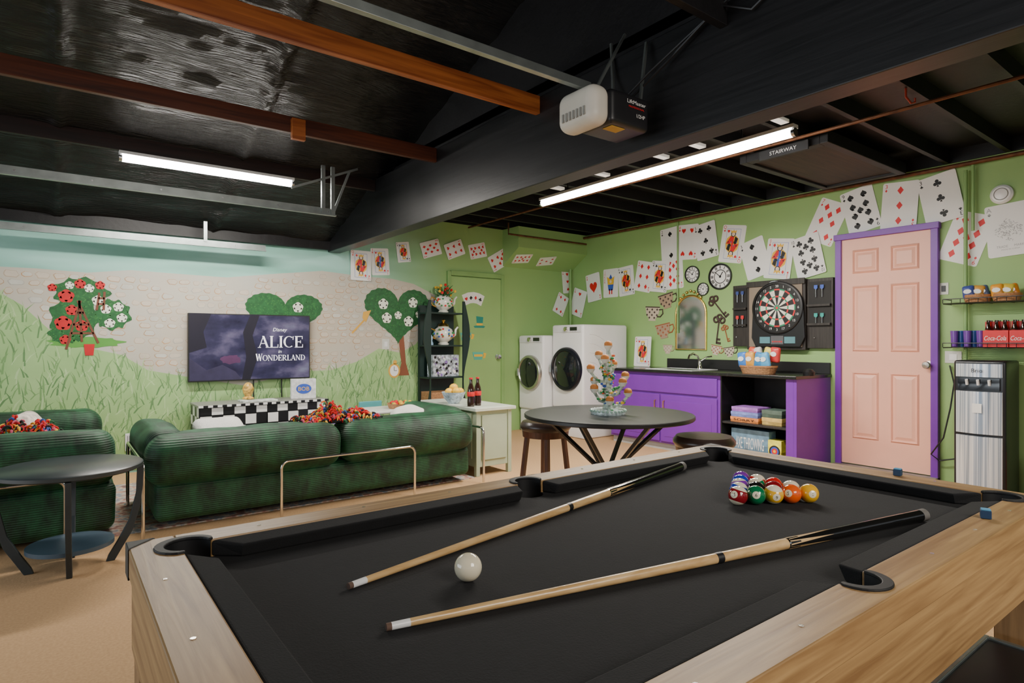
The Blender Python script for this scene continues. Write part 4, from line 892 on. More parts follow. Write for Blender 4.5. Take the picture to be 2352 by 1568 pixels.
g.box(x0_,x1_,y0_,y0_+.03,CT,CT+.006).box(x0_,x1_,y1_-.03,y1_,CT,CT+.006).box(x0_,x0_+.03,y0_+.03,y1_-.03,CT,CT+.006).box(x1_-.05,x1_,y0_+.03,y1_-.03,CT,CT+.006); g.build('sink_rim',white,sk,smooth=False,bev=.002)
MB().box(x0_+.03,x1_-.05,y0_+.03,y1_-.03,CT,CT+.002).build('basin',steel,sk,smooth=False)
fc=thing('faucet','chrome arched faucet behind the sink','faucet',(5.84,4.2,CT+.006))
MB().lathe([(0,0),(.03,0),(.025,.02),(.018,.03),(.018,.09),(0,.095)],(5.84,4.2,CT+.006),16).build('faucet_body',chrome,fc)
MB().tube([(5.84,4.2,CT+.08),(5.80,4.2,CT+.15),(5.72,4.2,CT+.18),(5.65,4.2,CT+.16),(5.63,4.2,CT+.12)],.012,10).build('spout',chrome,fc)
MB().tube([(5.84,4.2,CT+.09),(5.86,4.12,CT+.14),(5.86,4.05,CT+.15)],.008,8).build('lever',chrome,fc)
def gbox(x,y,z,dx,dy,dz,col,label,txt=None,tc_=None):
    t=thing('board_game_box',label,'box',(x,y,z),0,'board games in the open cabinet'); M=MWD[t.name]
    MB(M).box(-dx/2,dx/2,-dy/2,dy/2,0,dz).build('box_body',mat('game_'+label[:9].replace(' ','_'),col,.45,var=.45,vs=14),t,smooth=False,bev=.002)
    MB(M).box(-dx/2-.002,dx/2+.002,-dy/2-.002,dy/2+.002,dz*.45,dz+.001).build('box_lid',mat('gamelid_'+label[:9].replace(' ','_'),tuple(min(1,c*1.25+.02) for c in col),.4,var=.25,vs=20),t,smooth=False,bev=.002)
    if txt:
        MB(M@frame((-dx/2-.003,0,dz*.5),(0,-1,0),(0,0,1))).text(txt,dz*.42,0,0,.001,width=dy*.75).build('lettering',tc_ or paper,t,smooth=False)
yc2=(ysp+ymid)/2
gbox(5.55,yc2+.12,.401,.25,.3,.05,(.6,.2,.05),'orange game box at bottom of the upper shelf stack','SORRY',blkp)
gbox(5.55,yc2+.12,.453,.25,.29,.05,(.15,.2,.5),'blue game box second in the upper shelf stack')
gbox(5.55,yc2+.12,.505,.24,.28,.045,(.3,.12,.45),'violet game box topmost in the upper shelf stack')
gbox(5.55,yc2-.16,.401,.22,.2,.07,(.5,.35,.1),'yellow brown game box in upper shelf right stack')
gbox(5.55,yc2-.16,.473,.22,.2,.07,(.06,.1,.08),'dark game box topmost in upper shelf right stack')
gbox(5.52,yc2+.08,.061,.12,.4,.27,(.1,.2,.3),'large axe throwing game box on the bottom shelf','AXE THROWING')
gbox(5.5,yc2-.19,.061,.12,.13,.2,(.7,.6,.05),'yellow and blue target game box on the bottom shelf')
M=frame((5.437,yc2-.19,.16),(0,-1,0),(0,0,1)); g=MB(M)
for k,(r,c) in enumerate(((.055,0),(.042,1),(.028,2),(.014,3))): g.mi(c).disc(0,0,r,k*.0006,20)
g.build('target_print',[blkp,blup,redp,yelp],bpy.data.objects['board_game_box.006'],smooth=False)
def snack_bag(M,w,h,col,label,group,txt=None):
    m=mat('bag_%.2f_%.2f_%.2f'%col,col,.3,var=.15)
    o=MB(M).rbox((0,h/2,0),(w,h,.045),.02,puff=(0,0,.012),mid=4,n=3).build('snack_bag',m,label=label,cat='snack bag',group=group)
    MB(M).disc(0,h*.55,w*.32,.038,14,h*.16).build('bag_print',paper if sum(col)<1.6 else redp,o,smooth=False)
def basket(c,rx,ry,h,label):
    t=thing('snack_basket',label,'basket',c); M=MWD[t.name]@Matrix.Diagonal((rx,ry,1,1))
    MB(M).lathe([(0,0),(.85,0),(1,h),(.96,h),(.82,.008),(0,.008)],n=32).build('basket',wicker,t)
    MB(M).tube([(cos(2*PI*i/32),sin(2*PI*i/32),h) for i in range(32)],.01,6,True).build('basket_rim',mat('wicker_rim',(.4,.18,.07),.6,bump=.8,bs=60),t)
bc=(5.56,on_x(1742,850,5.56).y,CT)
basket(bc,.13,.19,.07,'wicker basket of snack bags on the black countertop')
cl=[(.05,.2,.6),(.7,.1,.05),(.75,.35,.05),(.6,.6,.62),(.05,.25,.55),(.75,.6,.1),(.1,.4,.7),(.65,.05,.05)]
nm_=['blue','red','orange','silver','dark blue','yellow','sky blue','crimson']
for i in range(8):
    yy=bc[1]+.14-.04*i; xx=bc[0]+(.05 if i%2 else -.03)
    M=frame((xx,yy,CT+.06+(.05 if i%2 else .0)),(0,-1,0),(0,0,1))@Rz([8,-10,5,12,-8,-14,10,-5][i])
    snack_bag(M,.10,.15,cl[i],'%s snack bag in the wicker basket on the countertop'%nm_[i],'snack bags in the countertop basket')
MB().lathe([(0,0),(.05,0),(.055,.03),(.035,.055),(.0,.06)],(5.62,on_x(1858,850,5.62).y,CT),20).build('black_bowl',blk,label='small black upturned bowl near end of countertop',cat='bowl')
# ---------- CARDS
PIP={'A':[(0,0)],'2':[(0,.32),(0,-.32)],'3':[(0,.32),(0,0),(0,-.32)],'4':[(-.22,.32),(.22,.32),(-.22,-.32),(.22,-.32)]}
PIP['5']=PIP['4']+[(0,0)]; PIP['6']=PIP['4']+[(-.22,0),(.22,0)]; PIP['7']=PIP['6']+[(0,.17)]; PIP['8']=PIP['7']+[(0,-.17)]
P4=[(s*.22,y) for s in (-1,1) for y in (.34,.115,-.115,-.34)]; PIP['9']=P4+[(0,0)]; PIP['10']=P4+[(0,.23),(0,-.23)]
WORD={'A':'ace','2':'two','3':'three','4':'four','5':'five','6':'six','7':'seven','8':'eight','9':'nine','10':'ten','J':'jack','Q':'queen','K':'king'}
ci=[0]
greyink=mat('grey_ink',(.35,.36,.36),.5)
def card(M,rank,suit,where,h=.385,group='giant playing cards on the green wall',w=None,off=None):
    w=w or h*.70; ci[0]+=1; M=M@Tm(0,0,off if off is not None else .004*(ci[0]%4))
    if rank=='joker': lab='giant joker playing card '+where
    else: lab='giant %s of %s playing card %s'%(WORD[rank],suit,where)
    c=w*.06; P=[]
    for cx,cy,a0 in ((w/2-c,h/2-c,0),(-w/2+c,h/2-c,90),(-w/2+c,-h/2+c,180),(w/2-c,-h/2+c,270)):
        for k in range(4): a=math.radians(a0+30*k); P.append((cx+c*cos(a),cy+c*sin(a)))
    o=MB(M).plate(P,0,.003).build('playing_card',paper,smooth=False,label=lab,cat='playing card',group=group)
    z=.0035; ink=redp if suit in('hearts','diamonds') else blkp
    if rank=='joker':
        g=MB(M)
        for k,ch in enumerate('JOKER'): g.mi(0).text(ch,.028,-w*.40,h*.40-k*.035,z)
        g.mi(1).flat([(0,.12),(.06,.02),(.04,-.1),(-.04,-.1),(-.06,.02)],z); g.mi(2).flat([(0,.05),(.07,.09),(.05,-.02),(-.05,-.02),(-.07,.09)],z+.0005); g.mi(3).disc(0,.02,.02,z+.001,12)
        g.mi(0).rect(-.03,-.01,-.15,-.08,z).rect(.01,.03,-.15,-.08,z); g.build('card_print',[redp,blup,yelp,skinp],o,smooth=False); return o
    bigace=rank=='A' and suit=='spades'
    g=MB(M)
    for T in (Matrix.Identity(4),Rz(180)):
        g.text(rank,h*.085,-w*.40,h*.425,z,M=T,width=w*.1 if rank=='10' else None); g.flat(suit_poly(suit,h*.06),z,T@Tm(-w*.40,h*.335))
    g.build('corner_index',greyink if bigace else ink,o,smooth=False)
    if bigace:
        g=MB(M); R=random.Random(3); sh=suit_poly('spades',h*.5)
        for i in range(300):
            x,y=R.uniform(-.1,.1),R.uniform(-.12,.12)
            if inpoly(x,y,sh): a=R.uniform(0,PI); l=.010; g.flat([(x+l*cos(a),y+l*sin(a)),(x-.002*sin(a),y+.002*cos(a)),(x-l*cos(a),y-l*sin(a)),(x+.002*sin(a),y-.002*cos(a))],z)
        g.text('TRADE      MARK',.018,0,-h*.31,z,width=w*.6); g.text('MADE IN CHINA',.010,0,-h*.37,z,width=w*.4)
        g.build('ace_drawing',greyink,o,smooth=False)
    elif rank in PIP:
        g=MB(M); k=h*(.42 if rank=='A' else .155)
        for x,y in PIP[rank]: g.flat(suit_poly(suit,k),z,Tm(x*w*.92,y*h)@(Rz(180) if y<-.01 else Rz(0)))
        g.build('pips',ink,o,smooth=False)
    else:
        g=MB(M); a,b=w*.30,h*.40; t=.003
        g.mi(2).rect(-a,a,-b,b,z).mi(5).rect(-a+t,a-t,-b+t,b-t,z+.0003)
        sd={'J':0,'Q':1,'K':2}[rank]
        for T in (Matrix.Identity(4),Rz(180)):
            g.mi(1).flat([(-a+t,.0),(a-t,.0),(a*.85,b*.35),(a*.4,b*.55),(-a*.4,b*.55),(-a*.85,b*.35)],z+.0006,T)
            g.mi(0).flat([(-a*.9,0),(-a*.3,0),(a*.1,b*.5),(-a*.35,b*.5)],z+.0009,T); g.mi(3).flat([(a*.2,0),(a*.55,0),(a*.75,b*.36),(a*.3,b*.5)],z+.0009,T)
            g.mi(0).rect(-a*.15,a*.15,0,b*.5,z+.001,T) if sd else g.mi(2).rect(-a*.1,a*.2,0,b*.5,z+.001,T)
            g.mi(3).disc(0,b*.66,a*.36,z+.0012,14,b*.2,T); g.mi(4).disc(0,b*.65,a*.24,z+.0015,14,b*.14,T)
            g.mi(1).flat([(-a*.36,b*.74),(a*.36,b*.74),(a*.42,b*.93),(a*.15,b*.83),(0,b*.96),(-a*.15,b*.83),(-a*.42,b*.93)],z+.0018,T)
            for k in range(4): g.mi(2 if k%2 else 3).disc((-.6+.4*k)*a,b*.12,a*.08,z+.0014,8,None,T)
            g.mi(6).flat(suit_poly(suit,h*.09),z+.002,T@Tm(-a*.72,b*.82))
        g.build('court_picture',[redp,yelp,blup,blkp,skinp,paper,ink],o,smooth=False)
    return o
up=[(1541,562,4,'2','spades','at left end of upper row beside conduit'),(1580,556,-4,'4','hearts','in upper row above the arched mirror'),(1623,553,8,'5','clubs','in upper row above the clocks'),(1682,560,-10,'Q','hearts','above the large clock'),(1735,593,16,'3','spades','left of jack above dartboard'),(1790,594,-8,'J','diamonds','directly above the dartboard'),(1857,588,12,'10','clubs','right above the dartboard, left of door'),(1899,510,-26,'7','diamonds','tilted at the top left of pink door'),(1977,482,13,'9','spades','above left of the pink door'),(2067,472,-4,'3','diamonds','straight above the pink door'),(2162,455,11,'3','clubs','above right of the pink door'),(2220,547,-20,'9','diamonds','right of the pink door'),(2318,527,4,'A','spades','at right edge beneath smoke detector')]
for px,py,r,rk,su_,wh in up: card(DW(px,py,.001)@Rz(r),rk,su_,wh,h=.415)
lo=[(1329,695,-18,'2','hearts','low in the corner above the washer'),(1365,660,8,'A','hearts','in lower row above the washer'),(1403,650,0,'joker','','in lower row above the washer'),(1439,645,5,'K','spades','in lower row right of the joker'),(1480,635,-12,'6','diamonds','in lower row above the teacups'),(1516,635,-8,'Q','clubs','in lower row left of ten of diamonds'),(1548,627,3,'10','diamonds','at right end of lower row over mirror')]
for px,py,r,rk,su_,wh in lo: card(DW(px,py,.001)@Rz(r),rk,su_,wh,h=.385)
card(MWl(1303,647,.001)@Rz(6),'3','hearts','in the far corner above the dryer',.33,w=.2); card(MWl(1287,699,.001)@Rz(-25),'4','diamonds','leaning low in the corner behind dryer',.3)
ml=[(828,610,0,'Q','diamonds','on the mural right below the main beam',.34),(873,601,4,'J','hearts','on the mural second from the main beam',.31),(926,579,8,'K','clubs','on the mural third from the main beam',.24),(989,571,-72,'8','diamonds','lying sideways after the king on back wall',.27),(1043,573,-68,'6','hearts','lying sideways mid way along back wall top',.27),(1097,576,-76,'10','hearts','lying sideways above the green door',.26),(1145,598,-60,'7','hearts','tilted above right side of green door',.30)]
for px,py,r,rk,su_,wh,h in ml: card(MWl(px,py,.001)@Rz(r),rk,su_,wh,h,'giant playing cards on the back wall',w=h*.72)
card(frame((4.98,YM-.17,2.305),(1,0,0),(0,-.35,.22))@Rz(-80),'9','hearts','on the sloped soffit, left one',.26,'giant playing cards on the back wall',off=.002)
card(frame((5.4,YM-.17,2.305),(1,0,0),(0,-.35,.22))@Rz(-76),'5','diamonds','on the sloped soffit, right one',.26,'giant playing cards on the back wall',off=.002)
p=on_x(1476,803,5.9); card(frame((5.9,p.y,CT+.19),(0,-1,0),(.08,0,1)),'K','hearts','standing on the countertop beside the washer',.375,'cards on the countertop',off=.0)
# ---------- wall decor
def clock(px,py,r,label):
    M=DW(px,py,.0); t=thing('wall_clock',label,'clock',tuple(M.translation),group='round wall clocks')
    MB(M).lathe([(r,.0),(r,.02),(r*.92,.022),(r*.86,.01)],n=40).build('rim',blk,t)
    MB(M).lathe([(0,.008),(r*.92,.008)],n=40).build('face',paper,t)
    g=MB(M)
    for k in range(12):
        T=Rz(-30*k); n=[2,1,2,3,3,1,2,3,4,3,2,3][k]
        for j in range(n): g.rect((j-(n-1)/2)*r*.07-r*.026,(j-(n-1)/2)*r*.07+r*.026,r*.6,r*.84,.0085,T)
    g.disc(0,0,r*.1,.0095,12)
    for k in range(24): a=2*PI*k/24; a2=2*PI*(k+1)/24; g.flat([(r*.48*cos(a),r*.48*sin(a)),(r*.54*cos(a),r*.54*sin(a)),(r*.54*cos(a2),r*.54*sin(a2)),(r*.48*cos(a2),r*.48*sin(a2))],.0085)
    g.build('numerals',blkp,t,smooth=False)
    MB(M).rect(-r*.03,r*.03,-.1*r,r*.62,.011,Rz(50)).build('minute_hand',blkp,t,smooth=False)
    MB(M).rect(-r*.035,r*.035,-.1*r,r*.42,.0115,Rz(-35)).build('hour_hand',blkp,t,smooth=False)
clock(1591,630,.10,'medium black rimmed wall clock above the mirror'); clock(1655,635,.148,'largest black rimmed wall clock left of dartboard'); clock(1616,664,.075,'smallest black rimmed wall clock near mirror top')
def cup_decal(px,py,s,rot,label,c1,c2):
    M=DW(px,py,.0)@Rz(rot); t=thing('teacup_cutout',label,'teacup cutout',tuple(M.translation),group='flat teacup cutouts around the mirror')
    MB(M).plate([(-.5*s,.35*s),(-.42*s,-.05*s),(-.22*s,-.33*s),(-.25*s,-.42*s),(.25*s,-.42*s),(.22*s,-.33*s),(.42*s,-.05*s),(.5*s,.35*s)],0,.006).build('cup',c1,t,smooth=False)
    g=MB(M)
    for i in range(5):
        for j in range(4):
            if (i+j)%2: x=(-.36+.17*i)*s; y=(-.25+.15*j)*s; k=.07*s; g.flat([(x-k,y),(x,y-k),(x+k,y),(x,y+k)],.0065)
    g.rect(-.5*s,.5*s,.3*s,.36*s,.0066); g.build('cup_pattern',c2,t,smooth=False)
    MB(M).tube([(.45*s,.2*s,.004),(.68*s,.22*s,.004),(.72*s,.0,.004),(.55*s,-.18*s,.004),(.34*s,-.18*s,.004)],.035*s,6).build('cup_handle',c2,t)
cb=mat('cup_tan',(.38,.27,.18),.5); cw=mat('cup_cream',(.56,.47,.36),.5); cd=mat('cup_dark',(.06,.035,.03),.5); cr=mat('cup_rust',(.33,.1,.04),.5)
for a in [(1499,719,.23,-4,'black and white diamond pattern teacup left of mirror',cw,cd),(1531,690,.23,12,'tilted brown diamond teacup upper left of mirror',cb,cd),(1524,759,.23,10,'rust patterned teacup lower left of mirror',cb,cr),(1534,801,.14,0,'small pale cup low left beside the mirror foot',cw,cb),(1645,803,.14,-10,'small pale cup under the wall keys',cw,cr),(1676,807,.14,8,'small checked cup below the dartboard cabinet corner',cw,cd)]: cup_decal(*a)
def key_decal(px,py,L,rot,label,m):
    M=DW(px,py,0)@Rz(rot); t=thing('key_cutout',label,'key cutout',tuple(M.translation),group='ornate key cutouts'); g=MB(M); k=L*.13
    for dx,dy in ((0,L*.38),(-k*.9,L*.3),(k*.9,L*.3)): g.tube([(dx+k*.7*cos(2*PI*i/14),dy+k*.7*sin(2*PI*i/14),.005) for i in range(14)],.035*L,6,True)
    g.build('key_bow',m,t); MB(M).box(-.022*L,.022*L,-.5*L,.25*L,0,.008).box(0,.16*L,-.5*L,-.43*L,0,.008).box(0,.12*L,-.38*L,-.31*L,0,.008).build('key_blade',m,t,smooth=False)
key_decal(1650,705,.32,40,'dark ornate key tilted right of the mirror top',cd); key_decal(1650,755,.34,-8,'black ornate key hanging right of the mirror',cd); key_decal(1668,765,.2,15,'small rust coloured key beside dartboard cabinet',cr)
pa=on_x(1553,740,XD);pb=on_x(1625,740,XD); mw=(pa.y-pb.y)/2; pc=(pa.y+pb.y)/2; zb=on_x(1590,805,XD).z; ztp=on_x(1590,675,XD).z
M=frame((XD,pc,zb),(0,-1,0),(0,0,1)); mr=thing('arched_mirror','arched gold framed mirror above the countertop','mirror',(XD,pc,zb))
hh=ztp-zb
def arch(w,h,b=0): return [(-w,b),(w,b)]+[(w*cos(a),h-w+ w*sin(a)) for a in [PI*k/20 for k in range(21)]]
MB(M).plate(arch(mw*.93,hh*.96,.02),.0,.012).build('mirror_glass',mat('mirror_glass',(.62,.66,.68),.08,1,var=0),mr,smooth=False)
P=arch(mw*.95,hh*.97,.015); MB(M).tube([(x,y,.014) for x,y in P],.013,8,True).build('frame',gold,mr)
for k in range(7): a=PI/2+(k-3)*.25; MB(M).sph((mw*.95*cos(a),hh-mw+mw*1.05*sin(a)+.02*(3-abs(k-3))/3+.005,.018),.018,8).build('frame_ornament',gold,mr)
# ---------- DARTBOARD cabinet
dt=thing('dartboard_cabinet','electronic dartboard in dark wooden cabinet with open wings','dartboard',(XD,on_x(1786,720,XD).y,1.2))
dkw=wood('dark_taupe_wood',(.014,.011,.009),(.04,.033,.028),'z',.5)
def DR(x0,x1,y0,y1): a=on_x(x0,(y0+y1)/2,XD-.08);b=on_x(x1,(y0+y1)/2,XD-.08); m=(x0+x1)/2; return a.y,b.y,on_x(m,y0,XD-.08).z,on_x(m,y1,XD-.08).z
ya_,yb_,zt_,zb_=DR(1716,1850,645,803)
MB().box(XD-.08,XD,yb_,ya_,zb_,zt_).build('cabinet_box',dkw,dt,smooth=False,bev=.004)
MB().box(XD-.09,XD-.08,yb_+.03,ya_-.03,zb_+.03,zt_-.03).build('surround',mat('taupe_panel',(.24,.19,.14),.6),dt,smooth=False)
MB().box(XD-.10,XD-.08,yb_,ya_,zt_-.05,zt_+.01).build('header_board',dkw,dt,smooth=False,bev=.004)
MB(frame((XD-.101,(ya_+yb_)/2,zt_-.02),(0,-1,0),(0,0,1))).disc(0,0,.05,0,20,.022).build('logo_badge',steel,dt,smooth=False)
MB(frame((XD-.102,(ya_+yb_)/2,zt_-.02),(0,-1,0),(0,0,1))).text('halex',.018,0,0,.001).build('logo_lettering',blkp,dt,smooth=False)
pc_=on_x(1786,707,XD-.1); M=frame((XD-.092,pc_.y,pc_.z),(0,-1,0),(0,0,1))@Matrix.Scale(.95,4)
MB(M).plate([(-.30,-.32),(-.25,-.42),(.25,-.42),(.30,-.32),(.285,0),(.20,.2),(0,.285),(-.20,.2),(-.285,0)],0,.02).build('board_housing',mat('board_black',(.012,.012,.014),.35),dt,smooth=False,bev=.006)
MB(M).lathe([(.285,.0),(.285,.03),(.275,.036),(.262,.036),(.262,.021)],n=56).build('number_ring',blk,dt)
MB(M).lathe([(0,.0215),(.262,.0215)],n=56).build('ring_face',blkp,dt)
g=MB(M)
for k in range(20):
    a0=PI/2-PI/20-k*PI/10; 
    for j,(r0,r1) in enumerate(((.03,.115),(.115,.13),(.13,.19),(.19,.205))):
        A=[(r1*cos(a0+t*PI/10/4),r1*sin(a0+t*PI/10/4)) for t in range(5)]; B=[(r0*cos(a0+t*PI/10/4),r0*sin(a0+t*PI/10/4)) for t in range(4,-1,-1)]
        if j%2: g.mi(2 if k%2==0 else 3)
        else: g.mi(0 if k%2==0 else 1)
        g.flat(A+B,.0225)
g.mi(3).disc(0,0,.03,.0225,16).mi(2).disc(0,0,.014,.023,12); g.build('target_face',[blkp,mat('dart_cream',(.8,.77,.66),.6),redp,mat('dart_blue_green',(.02,.25,.12),.5)],dt,smooth=False)
g=MB(M)
for k,n in enumerate([20,1,18,4,13,6,10,15,2,17,3,19,7,16,8,11,14,9,12,5]): a=PI/2-k*PI/10; g.text(str(n),.026,.234*cos(a),.234*sin(a),.0225)
g.build('score_numbers',paper,dt,smooth=False)
g=MB(M); g.mi(0).rect(-.20,-.08,-.38,-.31,.021).rect(.08,.20,-.38,-.31,.021); g.mi(1).rect(-.07,.07,-.39,-.30,.021)
for k in range(5): g.mi(2).rect(-.055+.024*k,-.04+.024*k,-.37,-.355,.0215)
g.build('score_display',[mat('lcd_teal',(.12,.28,.32),.3),mat('panel_grey',(.12,.12,.13),.4),redp],dt,smooth=False)
for (x0,x1,y0,y1) in ((1680,1716,655,795),(1850,1910,638,800)):
    a,b,z1_,z0_=DR(x0,x1,y0,y1)
    o=MB().box(XD-.05,XD,b,a,z0_,z1_).build('door_wing',dkw,dt,smooth=False,bev=.004)
    mid_=(a+b)/2
    MB().box(XD-.054,XD-.05,b+.02,a-.02,z0_+.33*(z1_-z0_)+.02,z1_-.03).build('wing_recess',mat('wing_recess',(.010,.009,.008),.6),o,smooth=False)
    for f in (.60,.33): MB().box(XD-.085,XD-.05,b+.015,a-.015,z0_+f*(z1_-z0_),z0_+(f+.03)*(z1_-z0_)).build('wing_shelf',dkw,o,smooth=False)
    MB().sph((XD-.055,mid_+.05,z0_+.15*(z1_-z0_)),.008,8).build('knob',steel,o)
    side='left' if x0<1800 else 'right'
    for r_i,zf in enumerate((.92,.52)):
        for k in range(2):
            yy=mid_+(-.03+.06*k); zz=z0_+zf*(z1_-z0_)
            cname={0:('blue' if side=='right' else 'navy'),1:('teal' if side=='right' else 'red')}[r_i]
            t=thing('dart','%s flight dart, %s of two in %s wing %s row'%(cname,('right','left')[k],side,('upper','lower')[r_i]),'dart',(XD-.07,yy,zz-.16),group='darts in the cabinet wings')
            MB().cyl((XD-.07,yy,zz-.13),(XD-.07,yy,zz-.05),.004,n=8).build('barrel',steel,t)
            col={'blue':blup,'navy':mat('navy_flight',(.04,.07,.25),.5),'teal':mat('teal_flight',(.02,.35,.3),.5),'red':redp}[cname]
            MB(frame((XD-.07,yy,zz-.03),(0,-1,0),(0,0,1))).plate([(0,-.03),(.018,-.01),(.016,.018),(-.016,.018),(-.018,-.01)],-.001,.001).build('flight',col,t,smooth=False)
# ---------- DOOR
d1=thing('door_1','pink six panel door in a purple frame','door',(XD,2.3,0),kind='structure')
yl=on_x(1937,800,XD).y; yr=on_x(2142,800,XD).y; z1=on_x(2040,540,XD).z; z0=on_x(2040,1075,XD).z
MB().box(XD-.03,XD,yr,yl,z0,z1).build('door_leaf',pink,d1,smooth=False)
Wd=yl-yr;Hd=z1-z0
for c in ((.13,.44),(.57,.88)):
    for rr_ in ((.845,.95),(.50,.79),(.115,.41)):
        g=MB(frame((XD-.03,yl,z0),(0,-1,0),(0,0,1)))
        xa,xb=c[0]*Wd,c[1]*Wd; za,zb_2=rr_[0]*Hd,rr_[1]*Hd
        def ring(i,z): return [(xa+i,za+i,z),(xb-i,za+i,z),(xb-i,zb_2-i,z),(xa+i,zb_2-i,z)]
        V=ring(0,0.0005)+ring(.012,.014)+ring(.022,.0015)+ring(.03,.0015)+ring(.055,.012)
        fs=[]
        for l in range(4):
            for i in range(4): j=(i+1)%4; fs.append((l*4+i,l*4+j,l*4+4+j,l*4+4+i))
        fs.append((16,17,18,19)); g.add(V,fs); g.build('raised_panel',pink,d1,smooth=False)
MB(frame((XD-.03,on_x(2130,838,XD-.06).y,on_x(2130,838,XD-.06).z),(0,-1,0),(0,0,1))).lathe([(0,0),(.034,0),(.034,.006),(.015,.012),(.014,.035),(.028,.045),(.032,.06),(.026,.072),(0,.076)],n=24).build('door_knob',mat('satin_nickel',(.35,.33,.3),.35,.9),d1)
cw_=.055
tr=thing('trim_2','purple wooden casing around the pink door','door frame',(XD,2.3,0),kind='structure')
MB().box(XD-.05,XD,yl,yl+cw_,z0-.05,z1+cw_).build('jamb',purple,tr,smooth=False,bev=.004)
MB().box(XD-.05,XD,yr-cw_,yr,z0-.05,z1+cw_).build('jamb',purple,tr,smooth=False,bev=.004)
MB().box(XD-.06,XD,yr-cw_-.01,yl+cw_+.01,z1,z1+cw_).build('head_casing',purple,tr,smooth=False,bev=.004)
MB().box(XD-.16,XD,yr-cw_,yl+cw_,0,z0-.01).build('trim_3',mat('grey_sill',(.25,.22,.2),.7,var=.3),kind='structure',smooth=False,bev=.005,label='grey concrete door sill',cat='sill')
# ---------- right of door
def wire_shelf(y0,y1,z,label):
    t=thing('wire_shelf',label,'shelf',(5.9,(y0+y1)/2,z),group='black wire shelves'); g=MB(); x=5.80
    while x<5.99: g.cyl((x,y0,z),(x,y1,z),.003,n=6); x+=.025
    yy=y0
    while yy<=y1+.001: g.cyl((5.8,yy,z-.004),(5.99,yy,z-.004),.003,n=6); yy+=(y1-y0)/6
    g.build('wire_deck',blk,t); g=MB(); 
    for zz in (z+.035,): g.tube([(5.98,y0,zz),(5.79,y0,zz),(5.79,y1,zz),(5.98,y1,zz)],.004,6)
    for k in range(15): yy=y0+(y1-y0)*k/14; g.cyl((5.79,yy,z),(5.79,yy,zz),.0025,n=5)
    g.build('guard_rail',blk,t)
z1s=on_x(2262,694,5.85).z; z2s=on_x(2262,798,5.85).z
wire_shelf(1.0,1.83,z1s,'upper black wire shelf holding snack baskets'); wire_shelf(1.0,1.83,z2s,'lower black wire shelf holding cups and cola cartons')
for i,px in enumerate((2245,2312)):
    yy=on_x(px,680,5.88).y; c=(5.885,yy,z1s+.005)
    basket(c,.08,.095,.05,['left wicker basket on the upper wire shelf','right wicker basket on the upper wire shelf'][i])
    for k in range(3): snack_bag(frame((5.86+.02*k,yy+.045-.045*k,z1s+.03),(0,-1,0),(0,0,1))@Rz([6,-8,14][k]),.085,.11,[(.05,.08,.3),(.6,.3,.05),(.08,.12,.25)][k] if i==0 else [(.8,.35,.03),(.7,.5,.05),(.75,.25,.03)][k],'%s snack bag in the %s basket on upper wire shelf'%((('navy','brown','slate') if i==0 else ('orange','mustard','deep orange'))[k],('left','right')[i]),'snack bags on the wire shelf')
for i in range(5):
    yy=on_x(2192+15*i,775,5.86+.05*(i%2)).y
    MB().lathe([(0,.004),(.022,.004),(.028,.135),(.025,.135),(.02,.01),(0,.01)],(5.86+.05*(i%2),yy,z2s),20).build('tumbler',mat('tumbler_%d'%(i%2),((.22,.08,.45),(.06,.15,.5))[i%2],.1,trans=.3),label='%s plastic tumbler on lower wire shelf, number %s from the door'%(('purple','blue')[i%2],('one','two','three','four','five')[i]),cat='tumbler',group='plastic tumblers')
for i,px in enumerate((2290,2352)):
    yy=on_x(px,765,5.85).y; t=thing('cola_carton',['red six pack cola carton next to the tumblers','red six pack cola carton at the right edge of shelf'][i],'carton',(5.87,yy,z2s+.004),group='cola cartons'); M=MWD[t.name]
    MB(M).box(-.06,.06,-.08,.08,0,.13).build('carton_body',mat('cola_red',(.65,.012,.015),.4),t,smooth=False,bev=.002)
    MB(M).box(-.003,.003,-.08,.08,.13,.2).build('carton_handle',MATS['cola_red'],t,smooth=False)
    MB(M@frame((-.061,0,.07),(0,-1,0),(0,0,1))).text('Coca-Cola',.035,0,0,.001,width=.14,shear=.2).build('lettering',paper,t,smooth=False)
    for k in range(3):
        for s_ in (-1,1):
            Mx=M@Tm(s_*.032,-.052+.052*k,.005); MB(Mx).lathe([(0,.13),(.024,.13),(.012,.17),(.011,.205),(0,.205)],n=12).build('bottle',MATS['cola_glass'],t)
wd=thing('water_dispenser','tall stainless steel water dispenser right of the pink door','water dispenser',(5.78,1.54,0))
MB().rbox((5.79,1.54,.53),(.34,.33,1.05),.02,n=3).build('body',mat('dispenser_black',(.012,.012,.015),.3),wd)
stl=ramp_noise('steel_painted_reflections',[(.3,(.08,.12,.2)),(.42,(.45,.52,.62)),(.5,(.85,.88,.92)),(.58,(.2,.27,.37)),(.68,(.7,.76,.84))],1.0,(.2,26,.2),.3,2,metal=.35)  # vertical reflection streaks painted into the steel colour
def curved(z0,z1,bul,name,m,y0=1.395,y1=1.685):
    P=[(5.62,y0)]+[(5.62-.012-bul*sin(PI*k/12),y0+(y1-y0)*k/12) for k in range(13)]+[(5.62,y1)]
    MB().plate(P[::-1],z0,z1).build(name,m,wd,ang=50)
curved(.07,.48,.03,'lower_door',stl); curved(.5,.82,.03,'upper_door',stl); curved(.93,1.03,.02,'control_panel',stl)
MB().box(5.6,5.62,1.41,1.67,.83,.92).build('tap_recess',dkglass,wd,smooth=False)
for k in range(3): MB().cyl((5.6,1.47+.07*k,.87),(5.585,1.47+.07*k,.91),.01,n=10).build('tap',white,wd)
